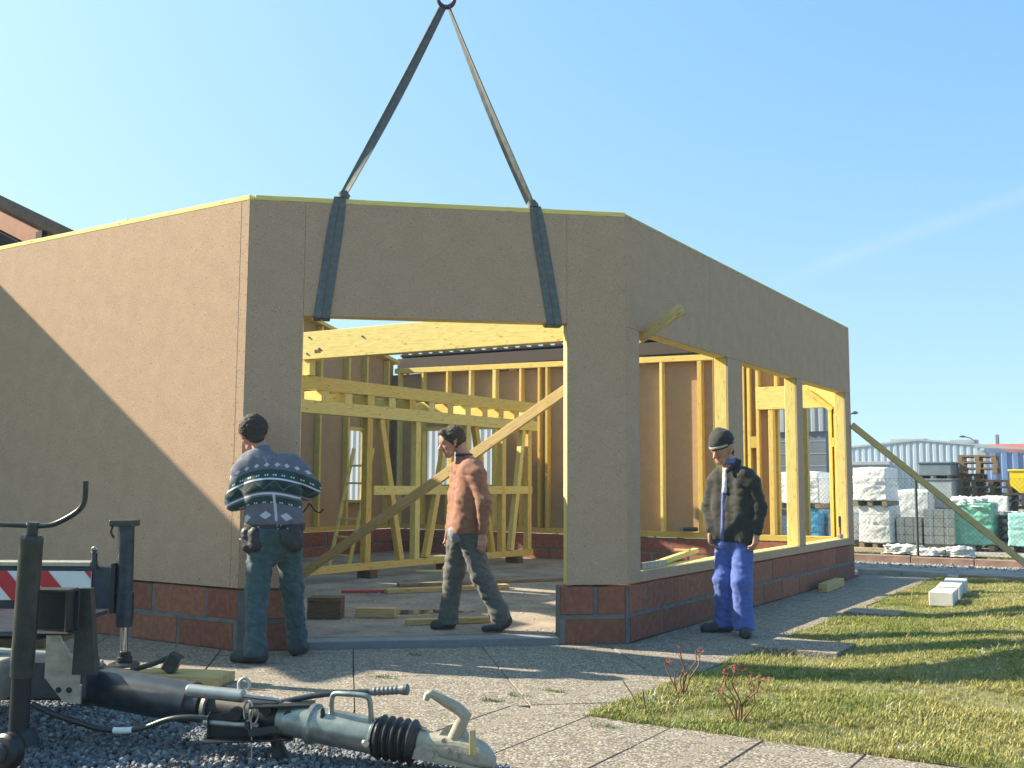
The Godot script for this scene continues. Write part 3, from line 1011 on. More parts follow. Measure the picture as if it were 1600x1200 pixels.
func interior():
	# ---- back wall
	var bw := thing("stud_wall", Vector3(-4.2, 0, FAR_Z))
	tag(bw, "back stud wall of yellow timber with brown boarding and a window gap", "wall", "inner stud walls")
	var O := -bw.position
	var top := func(x: float) -> float: return lerpf(3.40, 3.24, (x + 8.3) / 8.3)
	var zf := FAR_Z          # inner face of the frame
	var zb := FAR_Z - 0.12
	stud_wall_part("top_plate", bw, Vector3(-8.28, 3.36, (zf + zb) / 2), Vector3(-0.20, 3.20, (zf + zb) / 2), M.pine, 0.09, 0.124, Vector3.UP)
	block("bottom_plate", bw, Vector3(-8.28, BASE, zb) + O, Vector3(-0.20, 0.555, zf + 0.002) + O, M.pine)
	var xs := [-8.2, -7.65, -6.10, -5.55, -5.18, -5.03, -4.62, -4.0, -3.45, -2.94, -2.31, -1.61, -1.52, -1.385, -1.20, -0.32, -0.245]
	for k in xs.size():
		var x: float = xs[k]
		var tp: float = top.call(x) - 0.087
		if x > -1.3: tp = 2.398
		block("stud", bw, Vector3(x, 0.557, zb + 0.001) + O, Vector3(x + (0.07 if k % 4 == 2 else 0.045), tp, zf - 0.001) + O, M.pine, 0.003, k % 4)
	for x in [-7.1, -6.6]:
		block("stud", bw, Vector3(x, 0.557, zb + 0.001) + O, Vector3(x + 0.045, 1.20, zf - 0.001) + O, M.pine, 0.003, 1)
		block("stud", bw, Vector3(x, 2.30, zb + 0.001) + O, Vector3(x + 0.045, top.call(x) - 0.087, zf - 0.001) + O, M.pine, 0.003, 2)
	block("window_sill", bw, Vector3(-7.6, 1.202, zb + 0.002) + O, Vector3(-6.105, 1.268, zf - 0.002) + O, M.pine)
	block("window_lintel", bw, Vector3(-7.6, 2.232, zb + 0.002) + O, Vector3(-6.105, 2.298, zf - 0.002) + O, M.pine)
	block("lintel", bw, Vector3(-1.38, 2.40, zb + 0.002) + O, Vector3(-0.20, 2.735, zf + 0.003) + O, M.pine_pale)
	block("nogging", bw, Vector3(-1.474, 1.83, zb + 0.002) + O, Vector3(-1.388, 2.0, zf - 0.002) + O, M.pine)
	block("nogging", bw, Vector3(-0.274, 1.83, zb + 0.002) + O, Vector3(-0.247, 1.96, zf - 0.002) + O, M.pine)
	for x in [-1.1, -0.75, -0.45]:
		block("stud", bw, Vector3(x, 2.737, zb + 0.001) + O, Vector3(x + 0.045, top.call(x) - 0.087, zf - 0.001) + O, M.pine, 0.003, 3)
	beam("angle_brace", bw, Vector3(-0.62, 2.66, zf + 0.03) + O, Vector3(-0.26, 2.36, zf + 0.03) + O, 0.03, 0.07, M.pine)
	for s in [[-8.42, -7.6, BASE, 3.3], [-7.598, -6.13, BASE, 1.265], [-7.598, -6.13, 2.235, 3.3], [-6.128, -3.7, BASE, 3.24], [-3.697, -1.162, BASE, 3.20], [-1.16, -0.32, 2.41, 3.18], [-0.318, -0.17, BASE, 3.16]]:
		block("board", bw, Vector3(s[0], s[2], zb - 0.018) + O, Vector3(s[1], s[3], zb - 0.002) + O, M.board_in, 0.002)
	var bp := thing("brick_plinth", Vector3(-4.2, 0, FAR_Z))
	tag(bp, "red brick plinth inside along the back stud wall", "plinth", "brick plinths")
	brick_run(bp, Vector3(-8.25, 0, FAR_Z + 0.01) - bp.position, Vector3.RIGHT, Vector3.BACK, 8.05, 21, 0.2)

	# ---- west wall, its top falling towards the back
	var ww := thing("stud_wall", Vector3(WEST_X, 0, -6.6))
	tag(ww, "stud wall with sloping top at the far left inside", "wall", "inner stud walls")
	O = -ww.position
	var ty := func(z: float) -> float: return 4.05 + 0.222 * (z + 6.9)
	for s in [[-3.3, -5.6], [-5.604, -8.1], [-8.52, -9.39]]:
		var poly := [Vector2(-s[0], BASE), Vector2(-s[1], BASE), Vector2(-s[1], ty.call(s[1])), Vector2(-s[0], ty.call(s[0]))]
		part("board", plate(poly, 0.016, Basis(Vector3.FORWARD, Vector3.UP, Vector3.RIGHT), Vector3(WEST_X - 0.13, 0, 0) + O), M.board_in, ww)
	for s in [[BASE, 0.99], [2.21, 3.70]]:
		block("board", ww, Vector3(WEST_X - 0.138, s[0], -8.518) + O, Vector3(WEST_X - 0.122, s[1], -8.104) + O, M.board_in, 0.002)
	stud_wall_part("top_plate", ww, Vector3(WEST_X - 0.06, ty.call(-3.3) + 0.03, -3.3), Vector3(WEST_X - 0.06, ty.call(-9.4) + 0.03, -9.4), M.pine, 0.06, 0.20, Vector3.UP)
	block("bottom_plate", ww, Vector3(WEST_X - 0.12, BASE, -9.24) + O, Vector3(WEST_X, 0.55, -3.3) + O, M.pine)
	for z in [-3.8, -4.4, -5.0, -5.6, -6.2, -6.75, -7.35, -8.06, -8.54, -9.15]:
		block("stud", ww, Vector3(WEST_X - 0.12, 0.552, z) + O, Vector3(WEST_X, ty.call(z) - 0.005, z + 0.045) + O, M.pine, 0.003, int(-z))
	block("window_sill", ww, Vector3(WEST_X - 0.12, 0.94, -8.49) + O, Vector3(WEST_X - 0.002, 0.99, -8.064) + O, M.pine)
	block("window_lintel", ww, Vector3(WEST_X - 0.12, 2.21, -8.49) + O, Vector3(WEST_X - 0.002, 2.27, -8.064) + O, M.pine)
	var wp := thing("brick_plinth", Vector3(WEST_X, 0, -6.6))
	tag(wp, "red brick plinth inside below the stud wall with the sloping top", "plinth", "brick plinths")
	brick_run(wp, Vector3(WEST_X + 0.01, 0, -3.4) - wp.position, Vector3.FORWARD, Vector3.RIGHT, 6.02, 23, 0.1)

	# ---- braced frame standing inside, carrying the joists
	var A := Vector3(-5.18, 0, -2.9)
	var B := Vector3(-4.88, 0, -8.55)
	var pf := thing("braced_frame", (A + B) / 2)
	tag(pf, "braced timber frame with slanting studs standing inside the building", "frame")
	var d := (B - A).normalized()
	var q := d.cross(Vector3.UP).normalized()     # across, towards the right wall
	var F := func(s: float, y: float, off := 0.0) -> Vector3: return A + d * s + Vector3.UP * y + q * off - pf.position
	var LL := (B - A).length()
	beam("bottom_plate", pf, F.call(0, 0.205), F.call(LL, 0.205), 0.10, 0.09, M.pine)
	beam("lower_beam", pf, F.call(0, 2.21), F.call(LL + 0.1, 2.21), 0.12, 0.16, M.pine)
	beam("middle_rail", pf, F.call(1.95, 1.185), F.call(LL - 0.03, 1.185), 0.094, 0.12, M.pine)
	var zs := [-3.05, -4.75, -5.72, -6.85, -7.75, -8.45]
	for z in zs:
		var s: float = (A.z - z) / (-d.z)
		beam("stud", pf, F.call(s, 0.252), F.call(s, 2.128), 0.096, 0.10, M.pine, d)
	for e in [[-4.98, -5.42], [-6.42, -5.95], [-7.05, -7.5], [-8.30, -7.98]]:
		var s0: float = (A.z - e[0]) / (-d.z)
		var s1: float = (A.z - e[1]) / (-d.z)
		beam("slanting_stud", pf, F.call(s0, 2.125, 0.002), F.call(s1, 0.255, 0.002), 0.088, 0.09, M.pine, d)
	for s in [0.3, 1.9, 3.5, 5.2]:
		beam("bearer_block", pf, F.call(s, 0.11, -0.12), F.call(s, 0.11, 0.12), 0.14, 0.098, M.old_wood)
	var jt := thing("joist_deck", (A + B) / 2 + Vector3.UP * 2.3)
	tag(jt, "row of short joists with a beam across their tops, on the braced frame", "joists")
	var J := func(s: float, y: float, off := 0.0) -> Vector3: return A + d * s + Vector3.UP * y + q * off - jt.position
	for k in 14:
		var s: float = 0.2 + k * 0.415
		beam("joist", jt, J.call(s, 2.357, 0.05), J.call(s, 2.357, -1.2), 0.13, 0.13, M.pine)
	beam("upper_beam", jt, J.call(0, 2.505), J.call(LL + 0.15, 2.505), 0.11, 0.162, M.pine)
	var gp := thing("short_post", Vector3(-5.10, 2.588, -3.66))
	tag(gp, "short yellow post under the left end of the big beam", "post")
	block("shaft", gp, Vector3(-0.05, 0.001, -0.05), Vector3(0.05, 0.196, 0.05), M.pine_pale)
	block("cleat", gp, Vector3(-0.13, 0.001, -0.03), Vector3(-0.055, 0.19, 0.03), M.pine, 0.003, 1)

	# ---- big glued beam
	var gb := thing("roof_beam", Vector3(-2.6, 2.78, -3.66))
	tag(gb, "deep sunlit glued timber beam above the doorway", "beam")
	beam("laminated_timber", gb, Vector3(-5.17, 2.952, -3.66) - gb.position, Vector3(-0.155, 2.91, -3.66) - gb.position, 0.14, 0.338, M.pine_pale)
	for e in [[-5.08, 2.85], [-5.05, 3.05], [-4.88, 2.90], [-4.2, 3.0]]:
		part("bolt_head", lathe(Vector3(e[0], e[1], -3.592) - gb.position, Vector3(e[0], e[1], -3.578) - gb.position, [[0, 0.011], [1, 0.011], [1, 0]], 8), M.steel_black, gb)
	block("slot_plate", gb, Vector3(-4.96, 2.855, -3.592) - gb.position, Vector3(-4.87, 2.892, -3.586) - gb.position, M.old_wood, 0.001)
	# ---- long raking shore passing out through the window head
	var sh := thing("raking_plank", Vector3(-4.5, 0.06, -2.66))
	tag(sh, "long plank slanting up from the floor behind the doorway", "plank", "bracing planks")
	beam("timber", sh, Vector3(-4.56, 0.05, -2.66) - sh.position, Vector3(0.36, 2.72, -2.36) - sh.position, 0.035, 0.095, M.plank)
	sh.position.y += 0.03

	# ---- things on the floor
	var items := [
		["timber_block", Vector3(-2.77, 0.06, -1.50), 32, Vector3(0.30, 0.19, 0.22), M.old_wood, "dark squared timber block on the floor inside the left door post", "block"],
		["timber_block", Vector3(-2.42, 0.06, -1.78), 30, Vector3(0.36, 0.085, 0.10), M.plank, "pale timber offcut lying against the dark block", "block"],
		["floor_plank", Vector3(-1.62, 0.06, -1.80), 48, Vector3(0.75, 0.05, 0.07), M.plank, "short pale batten on the floor behind the walking man's feet", "plank"],
		["floor_plank", Vector3(-3.25, 0.06, -4.05), 58, Vector3(1.5, 0.05, 0.12), M.plank, "weathered plank on the floor behind the walking man's knees", "plank"],
		["floor_plank", Vector3(-3.4, 0.06, -5.0), 57, Vector3(2.2, 0.04, 0.10), M.pallet, "long grey plank lying deeper on the floor, next to the weathered plank", "plank"],
		["floor_plank", Vector3(-4.7, 0.06, -6.1), 36, Vector3(0.95, 0.03, 0.07), M.pine_pale, "thin bright batten on the floor near the braced frame", "plank"],
		["floor_plank", Vector3(-2.0, 0.06, -4.9), 20, Vector3(0.55, 0.04, 0.08), M.pine_pale, "bright offcut on the floor left of the right door pier", "plank"],
		["floor_plank", Vector3(-1.9, 0.06, -7.2), 5, Vector3(1.1, 0.05, 0.10), M.pine, "yellow batten on the floor in front of the back wall", "plank"],
		["floor_plank", Vector3(-3.9, 0.06, -3.35), 40, Vector3(0.5, 0.03, 0.05), M.red_plastic, "red strip lying on the floor inside the doorway", "strip"],
	]
	for it in items:
		var o := part(it[0], cbox(it[3], 0.004, rng.randi() % 4), it[4], self, it[1] + Vector3.UP * it[3].y / 2, Basis(Vector3.UP, deg_to_rad(it[2])))
		tag(o, it[5], it[6])
	var pd := PackedVector2Array()
	for k in 26:
		var an := TAU * k / 26
		var r: float = 1.0 + 0.18 * sin(an * 3.0 + 1.0) + 0.12 * sin(an * 5.0)
		var e := Vector2(cos(an) * 0.52, sin(an) * 0.17) * r
		pd.append(Vector2(-2.42, -2.24) + e.rotated(-0.75))
	var pu := part("puddle", prism(pd, 0.057, 0.0605), M.puddle, self)
	tag(pu, "", "", "", "structure")
	multi("floor_debris", stone_mesh(5), 900, func(r: RandomNumberGenerator):
		var x := r.randf_range(-4.5, -0.6)
		var z := r.randf_range(-6.0, -1.3)
		if x + 2.298 < (-z) * 1.1 - 0.9 and false: return null
		if (x - LEFT_X) * 0.66 + z * 0.751 > -0.3: return null
		return [Transform3D(Basis.from_euler(Vector3(r.randf() * 6, r.randf() * 6, r.randf() * 6)).scaled(Vector3(1.4, 0.6, 1) * r.randf_range(0.006, 0.022)), Vector3(x, 0.06, z)), Color(0.42, 0.36, 0.27) * r.randf_range(0.4, 1.4)], "small chips and sawdust crumbs scattered on the floor inside", "debris")
	# ladder seen through the frame
	var ld := thing("ladder", Vector3(-6.6, 0.06, -6.2))
	tag(ld, "pale ladder leaning behind the braced frame", "ladder")
	for sx in [-0.19, 0.19]:
		beam("rail", ld, Vector3(sx, 0.0, 0.25), Vector3(sx, 1.75, -0.25), 0.03, 0.06, M.pine_pale, Vector3.BACK)
	for k in 6:
		var f := (k + 0.6) / 6.6
		beam("rung", ld, Vector3(-0.176, 1.75 * f, 0.25 - 0.5 * f), Vector3(0.176, 1.75 * f, 0.25 - 0.5 * f), 0.03, 0.03, M.pine_pale)

# ------------------------------------------------------------------ neighbouring buildings

func neighbours():
	# ---- existing house on the left; its eave throws the slanting shadow over the left wall
	var h := thing("existing_house", Vector3(-11.5, 0, 0))
	tag(h, "existing house at the left edge with dark roof edge and orange brown fascia", "house")
	var O := -h.position
	block("wall", h, Vector3(-14.5, 0, -2.5) + O, Vector3(-8.55, 4.58, 2.35) + O, M.soffit, 0.01)
	var sl := 0.424
	var roof := func(x: float) -> float: return 4.66 - sl * (x + 8.0)
	for s in [[-8.0, -0.3, 2.5], [-6.25, -1.42, -1.24]]:
		var poly := [Vector2(s[0], roof.call(s[0])), Vector2(-14.6, roof.call(-14.6)), Vector2(-14.6, roof.call(-14.6) + 0.09), Vector2(s[0], roof.call(s[0]) + 0.09)]
		part("roof", plate(poly, s[2] - s[1], Basis.IDENTITY, Vector3(0, -0.055, (s[1] + s[2]) / 2) + O), M.tile, h)
	# verge: fascia board and the end of a purlin below the roof edge
	var fp := [Vector2(-6.27, roof.call(-6.27) - 0.06), Vector2(-11.8, roof.call(-11.8) - 0.06), Vector2(-11.8, roof.call(-11.8) - 0.33), Vector2(-6.27, roof.call(-6.27) - 0.33)]
	part("fascia", plate(fp, 0.03, Basis.IDENTITY, Vector3(0, 0, -1.245) + O), M.fascia, h)
	var sp := [Vector2(-6.3, roof.call(-6.3) - 0.34), Vector2(-14.4, roof.call(-14.4) - 0.34), Vector2(-14.4, roof.call(-14.4) - 0.38), Vector2(-6.3, roof.call(-6.3) - 0.38)]
	part("soffit", plate(sp, 0.28, Basis.IDENTITY, Vector3(0, 0, -1.42) + O), M.soffit, h)
	var vp := [Vector2(-6.24, roof.call(-6.24) + 0.045), Vector2(-11.8, roof.call(-11.8) + 0.045), Vector2(-11.8, roof.call(-11.8) - 0.055), Vector2(-6.24, roof.call(-6.24) - 0.055)]
	part("verge_tile", plate(vp, 0.08, Basis.IDENTITY, Vector3(0, 0, -1.20) + O), M.tile, h)
	block("purlin_end", h, Vector3(-7.0, roof.call(-7.0) - 0.25, -1.40) + O, Vector3(-6.88, roof.call(-6.88) - 0.08, -1.17) + O, M.soffit)
	block("gable_wall", h, Vector3(-9.4, 0, -2.45) + O, Vector3(-8.56, 4.7, -2.3) + O, M.soffit)
	block("gable_boarding", h, Vector3(-12.5, 3.0, -1.62) + O, Vector3(-6.4, 3.72, -1.55) + O, M.soffit)

	# ---- tiled roof edge above the back wall
	var tr := thing("tiled_lean_to", Vector3(-4.8, 0, -10.4))
	tag(tr, "lean-to behind the back wall with a dark roof of interlocking tiles", "shed")
	O = -tr.position
	var ys := func(x: float) -> float: return lerpf(3.63, 3.56, (x + 8.2) / 7.0)
	for k in 30:
		var x := -8.25 + k * 0.238
		var y: float = ys.call(x)
		# one pantile: a raised roll and a flat pan, sloping down away
		var bs := Basis(Vector3.RIGHT, deg_to_rad(-16.0))
		var prof := [Vector2(-0.118, 0), Vector2(0.118, 0), Vector2(0.118, 0.022), Vector2(0.05, 0.022), Vector2(0.03, 0.058), Vector2(-0.07, 0.060), Vector2(-0.095, 0.022), Vector2(-0.118, 0.022)]
		part("roof_tile", plate(prof, 0.42, Basis.IDENTITY, Vector3.ZERO), M.tile, tr, Vector3(x, y - 0.02, -9.72) + O, bs)
	beam("roof_deck", tr, Vector3(-8.4, 3.40, -10.45) + O, Vector3(-1.1, 3.33, -10.45) + O, 1.75, 0.06, M.soffit, Vector3(0, 1, -0.28).normalized())
	beam("ridge_board", tr, Vector3(-8.4, 3.52, -9.50) + O, Vector3(-1.1, 3.445, -9.50) + O, 0.04, 0.20, M.soffit)
	for x in [-8.3, -5.9, -3.4, -1.2]:
		block("post", tr, Vector3(x - 0.05, 0, -11.15) + O, Vector3(x + 0.05, 3.10, -11.05) + O, M.pine)
		block("post", tr, Vector3(x - 0.05, 0, -9.66) + O, Vector3(x + 0.05, 3.36, -9.56) + O, M.pine)

	# ---- sheds and halls far behind
	hall("warehouse", "long pale blue corrugated warehouse behind the stacked pallets", -20.5, -8.75, -90.0, -120.0, 4.75, 5.35, -14.3, M.cladding, 0.55)
	hall("white_hall", "white corrugated hall seen through the gaps of the back wall", -33.0, -14.5, -28.0, -45.0, 4.2, 4.4, -24.0, M.cladding_white, 0.30)
	# grey hall seen through the right-hand windows
	var g := thing("grey_hall", Vector3(-11.5, 0, -40))
	tag(g, "grey hall with pale upper cladding and darker masonry below, behind the windows", "hall", "halls and sheds behind the yard")
	O = -g.position
	block("lower_wall", g, Vector3(-20, -0.1, -41.5) + O, Vector3(-8.75, 3.69, -40) + O, M.cladding_dark, 0.02)
	corrugated("upper_wall", g, -20.0 - g.position.x, -8.7 - g.position.x, 3.69, 6.2, 0.06, 0.35, M.cladding_grey)
	block("wall_core", g, Vector3(-20, 3.70, -41.5) + O, Vector3(-8.75, 6.15, -40.05) + O, M.cladding_grey, 0.02)
	for k in 6:
		block("masonry_band", g, Vector3(-20, 0.5 + k * 0.55, -40.0) + O, Vector3(-8.76, 0.53 + k * 0.55, -39.985) + O, M.cladding_grey, 0.002)
	# red roofed building and blue shed at the right edge
	var rb := thing("red_roofed_building", Vector3(-8, 0, -115))
	tag(rb, "low building with a red roof behind the warehouse corner", "building", "halls and sheds behind the yard")
	block("wall", rb, Vector3(-3.5, 0, -6), Vector3(9, 4.6, 6), M.render_wall, 0.02)
	part("roof", prism(PackedVector2Array([Vector2(-3.8, -6.4), Vector2(9.3, -6.4), Vector2(9.3, 6.4), Vector2(-3.8, 6.4)]), 4.62, 5.65, 0.35), M.roof_red, rb)
	block("chimney", rb, Vector3(-3.2, 5.5, -0.3), Vector3(-2.9, 6.9, 0.3), M.cladding_dark, 0.02)
	var bs2 := thing("blue_shed", Vector3(-3.5, 0, -84))
	tag(bs2, "blue sheet metal shed with sloping roof at the right edge", "shed", "halls and sheds behind the yard")
	corrugated("front_sheets", bs2, -4.6, 6.0, 0.0, 4.0, 0.0, 0.8, M.blue_sheet)
	block("wall_core", bs2, Vector3(-4.6, 0, -8), Vector3(6.0, 3.98, -0.05), M.blue_sheet, 0.02)
	block("door_panel", bs2, Vector3(-5.25, 0, -0.2), Vector3(-4.62, 4.2, 0.0), M.cladding_grey, 0.01)
	beam("roof_edge", bs2, Vector3(-5.4, 4.55, 0.1), Vector3(6.2, 3.75, 0.1), 0.3, 0.18, M.cladding_grey)
	# street lamps
	for e in [[Vector3(-13.1, 0, -60), 5.45, 0.75, "street lamp head just right of the end of the right wall"], [Vector3(-9.75, 0, -90), 5.2, -1.0, "thin street lamp above the warehouse roof"]]:
		var l := thing("street_lamp", e[0])
		tag(l, e[3], "street lamp", "street lamps")
		part("pole", tube([Vector3.ZERO, Vector3(0, e[1] * 0.6, 0), Vector3(0, e[1], 0), Vector3(e[2] * 0.35, e[1] + 0.28, 0), Vector3(e[2] * 0.8, e[1] + 0.40, 0)], [0.06, 0.05, 0.045, 0.045, 0.045], 8), M.steel_dark, l)
		part("lamp_head", tube([Vector3(e[2] * 0.75, e[1] + 0.40, 0), Vector3(e[2] * 0.95, e[1] + 0.43, 0), Vector3(e[2] * 1.2, e[1] + 0.41, 0)], [0.06, 0.11, 0.05], 8), M.steel_dark, l)

func corrugated(called: String, parent: Node, x0: float, x1: float, y0: float, y1: float, z: float, pitch: float, m: Material, y_mid := -1.0, x_mid := 0.0):
	# trapezoidal sheeting, top edge level or peaked at x_mid
	var st := begin()
	var d := pitch * 0.16
	var prof := [[0.0, 0.0], [0.30, 0.0], [0.42, d], [0.86, d], [1.0, 0.0]]
	var topy := func(x: float) -> float:
		if y_mid < 0: return y1
		return lerpf(y1, y_mid, clampf((x - x0) / (x_mid - x0), 0, 1)) if x < x_mid else lerpf(y_mid, y1, clampf((x - x_mid) / (x1 - x_mid), 0, 1))
	var n := int((x1 - x0) / pitch)
	for k in n:
		for i in 4:
			var a = x0 + (k + prof[i][0]) * pitch
			var b = x0 + (k + prof[i + 1][0]) * pitch
			quad(st, Vector3(a, y0, z + prof[i][1]), Vector3(b, y0, z + prof[i + 1][1]), Vector3(b, topy.call(b), z + prof[i + 1][1]), Vector3(a, topy.call(a), z + prof[i][1]), Vector3.BACK)
	part(called, st.commit(), m, parent)

func hall(called: String, label: String, x0: float, x1: float, z0: float, z1: float, h: float, hm: float, xm: float, m: Material, pitch: float):
	var o := thing(called, Vector3((x0 + x1) / 2, 0, z0))
	tag(o, label, "hall", "halls and sheds behind the yard")
	var X := o.position.x
	corrugated("front_sheeting", o, x0 - X, x1 - X, -0.1, h, 0.05, pitch, m, hm, xm - X)
	var poly := [Vector2(x0 - X, -0.1), Vector2(x1 - X, -0.1), Vector2(x1 - X, h), Vector2(xm - X, hm), Vector2(x0 - X, h)]
	part("body", plate(poly, z0 - z1, Basis.IDENTITY, Vector3(0, 0, -(z0 - z1) / 2)), m, o)
	beam("roof_edge", o, Vector3(x0 - X - 0.2, h + 0.05, 0.1), Vector3(xm - X, hm + 0.05, 0.1), 0.25, 0.16, M.cladding_grey)
	beam("roof_edge", o, Vector3(xm - X, hm + 0.05, 0.1), Vector3(x1 - X + 0.1, h + 0.05, 0.1), 0.25, 0.16, M.cladding_grey)
	if called == "warehouse":
		block("roof_light", o, Vector3(xm - X - 2.9, hm - 0.05, -4), Vector3(xm - X + 0.1, hm + 0.27, -2), M.cladding_grey, 0.02)
		block("roof_light", o, Vector3(xm - X + 2.2, hm - 0.2, -4), Vector3(xm - X + 4.3, hm + 0.10, -2), M.cladding_grey, 0.02)
		block("door_canopy", o, Vector3(x0 - X, 3.2, 0.2), Vector3(x0 - X + 4.0, 3.5, 1.6), M.cladding_grey, 0.02)
		block("door", o, Vector3(x0 - X + 0.2, 0, 0.15), Vector3(x0 - X + 3.6, 3.0, 0.3), M.cladding_dark, 0.02)

# ------------------------------------------------------------------ storage yard behind the fence

func lumpy_box(size: Vector3, seed_: int, amp := 0.011, flare := 0.03, n := 20, rows := 0) -> ArrayMesh:
	# a load under stretch film: rounded box with folds, standing on y = 0
	var ns := noise(5.0, seed_, FastNoiseLite.TYPE_SIMPLEX_SMOOTH, 3)
	var st := begin()
	var F := func(f: int, u: float, v: float) -> Vector3:
		var p := Vector3.ZERO
		var ax := f / 2
		var sg := 1.0 if f % 2 == 0 else -1.0
		p[ax] = sg
		p[(ax + 1) % 3] = u
		p[(ax + 2) % 3] = v
		# squash the cube's corners towards a rounded box
		var r := p.normalized() * 1.22
		p = p.lerp(r, 0.14)
		var w := Vector3(p.x * size.x / 2, (p.y + 1) * size.y / 2, p.z * size.z / 2)
		var q := w * Vector3(1, 2.0, 1)
		var d := ns.get_noise_3dv(q * 0.8) * amp * 1.4 + ns.get_noise_3dv(q * 2.6) * amp
		if rows > 0 and absf(p.y) < 0.97:
			var ry := absf(fposmod(w.y * rows / size.y, 1.0) - 0.5) * 2.0
			d -= 0.020 * smoothstep(0.78, 1.0, ry)
		var o := Vector3(p.x, p.y * 0.6, p.z).normalized()
		w += o * d
		var low := clampf(1.0 - w.y / (size.y * 0.25), 0, 1)
		w += Vector3(p.x, 0, p.z) * flare * low * low
		w.y = maxf(w.y, 0.0)
		return w
	for f in 6:
		for i in n:
			for j in n:
				var u0 := -1.0 + 2.0 * i / n
				var u1 := -1.0 + 2.0 * (i + 1) / n
				var v0 := -1.0 + 2.0 * j / n
				var v1 := -1.0 + 2.0 * (j + 1) / n
				var a: Vector3 = F.call(f, u0, v0)
				var b: Vector3 = F.call(f, u1, v0)
				var c: Vector3 = F.call(f, u1, v1)
				var d: Vector3 = F.call(f, u0, v1)
				var out := (a + c) / 2 - Vector3(0, size.y / 2, 0)
				for t3 in [[a, b, c], [a, c, d]]:
					var nn: Vector3 = (t3[1] - t3[0]).cross(t3[2] - t3[0])
					var flip: bool = nn.dot(out) > 0
					for q3 in ([0, 2, 1] if flip else [0, 1, 2]): st.add_vertex((t3[q3] as Vector3).snapped(Vector3.ONE * 0.00002))
	st.index()
	st.generate_normals()
	return st.commit()

func pallet_mesh() -> ArrayMesh:
	var st := SurfaceTool.new()
	st.begin(Mesh.PRIMITIVE_TRIANGLES)
	var add := func(lo: Vector3, hi: Vector3):
		st.append_from(cbox(hi - lo, 0.002, int(lo.x * 100) % 3), 0, Transform3D(Basis.IDENTITY, (lo + hi) / 2))
	for k in 3:
		var x := -0.4 + k * 0.35
		add.call(Vector3(x, 0, -0.6), Vector3(x + 0.1, 0.02, 0.6))
		for j in 3:
			var z := -0.6 + j * 0.5275
			add.call(Vector3(x, 0.0205, z), Vector3(x + 0.1, 0.098, z + 0.145))
	for j in 3:
		var z := -0.6 + j * 0.5275
		add.call(Vector3(-0.4, 0.0985, z), Vector3(0.4, 0.12, z + 0.145))
	for k in 5:
		var x := -0.4 + k * 0.1675
		add.call(Vector3(x, 0.1205, -0.6), Vector3(x + 0.13, 0.142, 0.6))
	return st.commit()

func pack(called: String, label: String, category: String, at: Vector3, size: Vector3, m: Material, seed_: int, turn := 0.0, on_pallet := true):
	var o := thing(called, at, turn)
	tag(o, label, category, "wrapped loads in the storage yard")
	part("wrapped_load", lumpy_box(size, seed_, 0.011 if m != M.wrap_green else 0.02, 0.03, 22, 4), m, o, Vector3(0, 0.0 if not on_pallet else 0.10, 0))
	if on_pallet:
		for k in 3:
			block("runner", o, Vector3(-size.x / 2 + k * (size.x - 0.1) / 2, 0, -size.z / 2), Vector3(-size.x / 2 + k * (size.x - 0.1) / 2 + 0.1, 0.098, size.z / 2), M.pallet, 0.004, k)
	return o

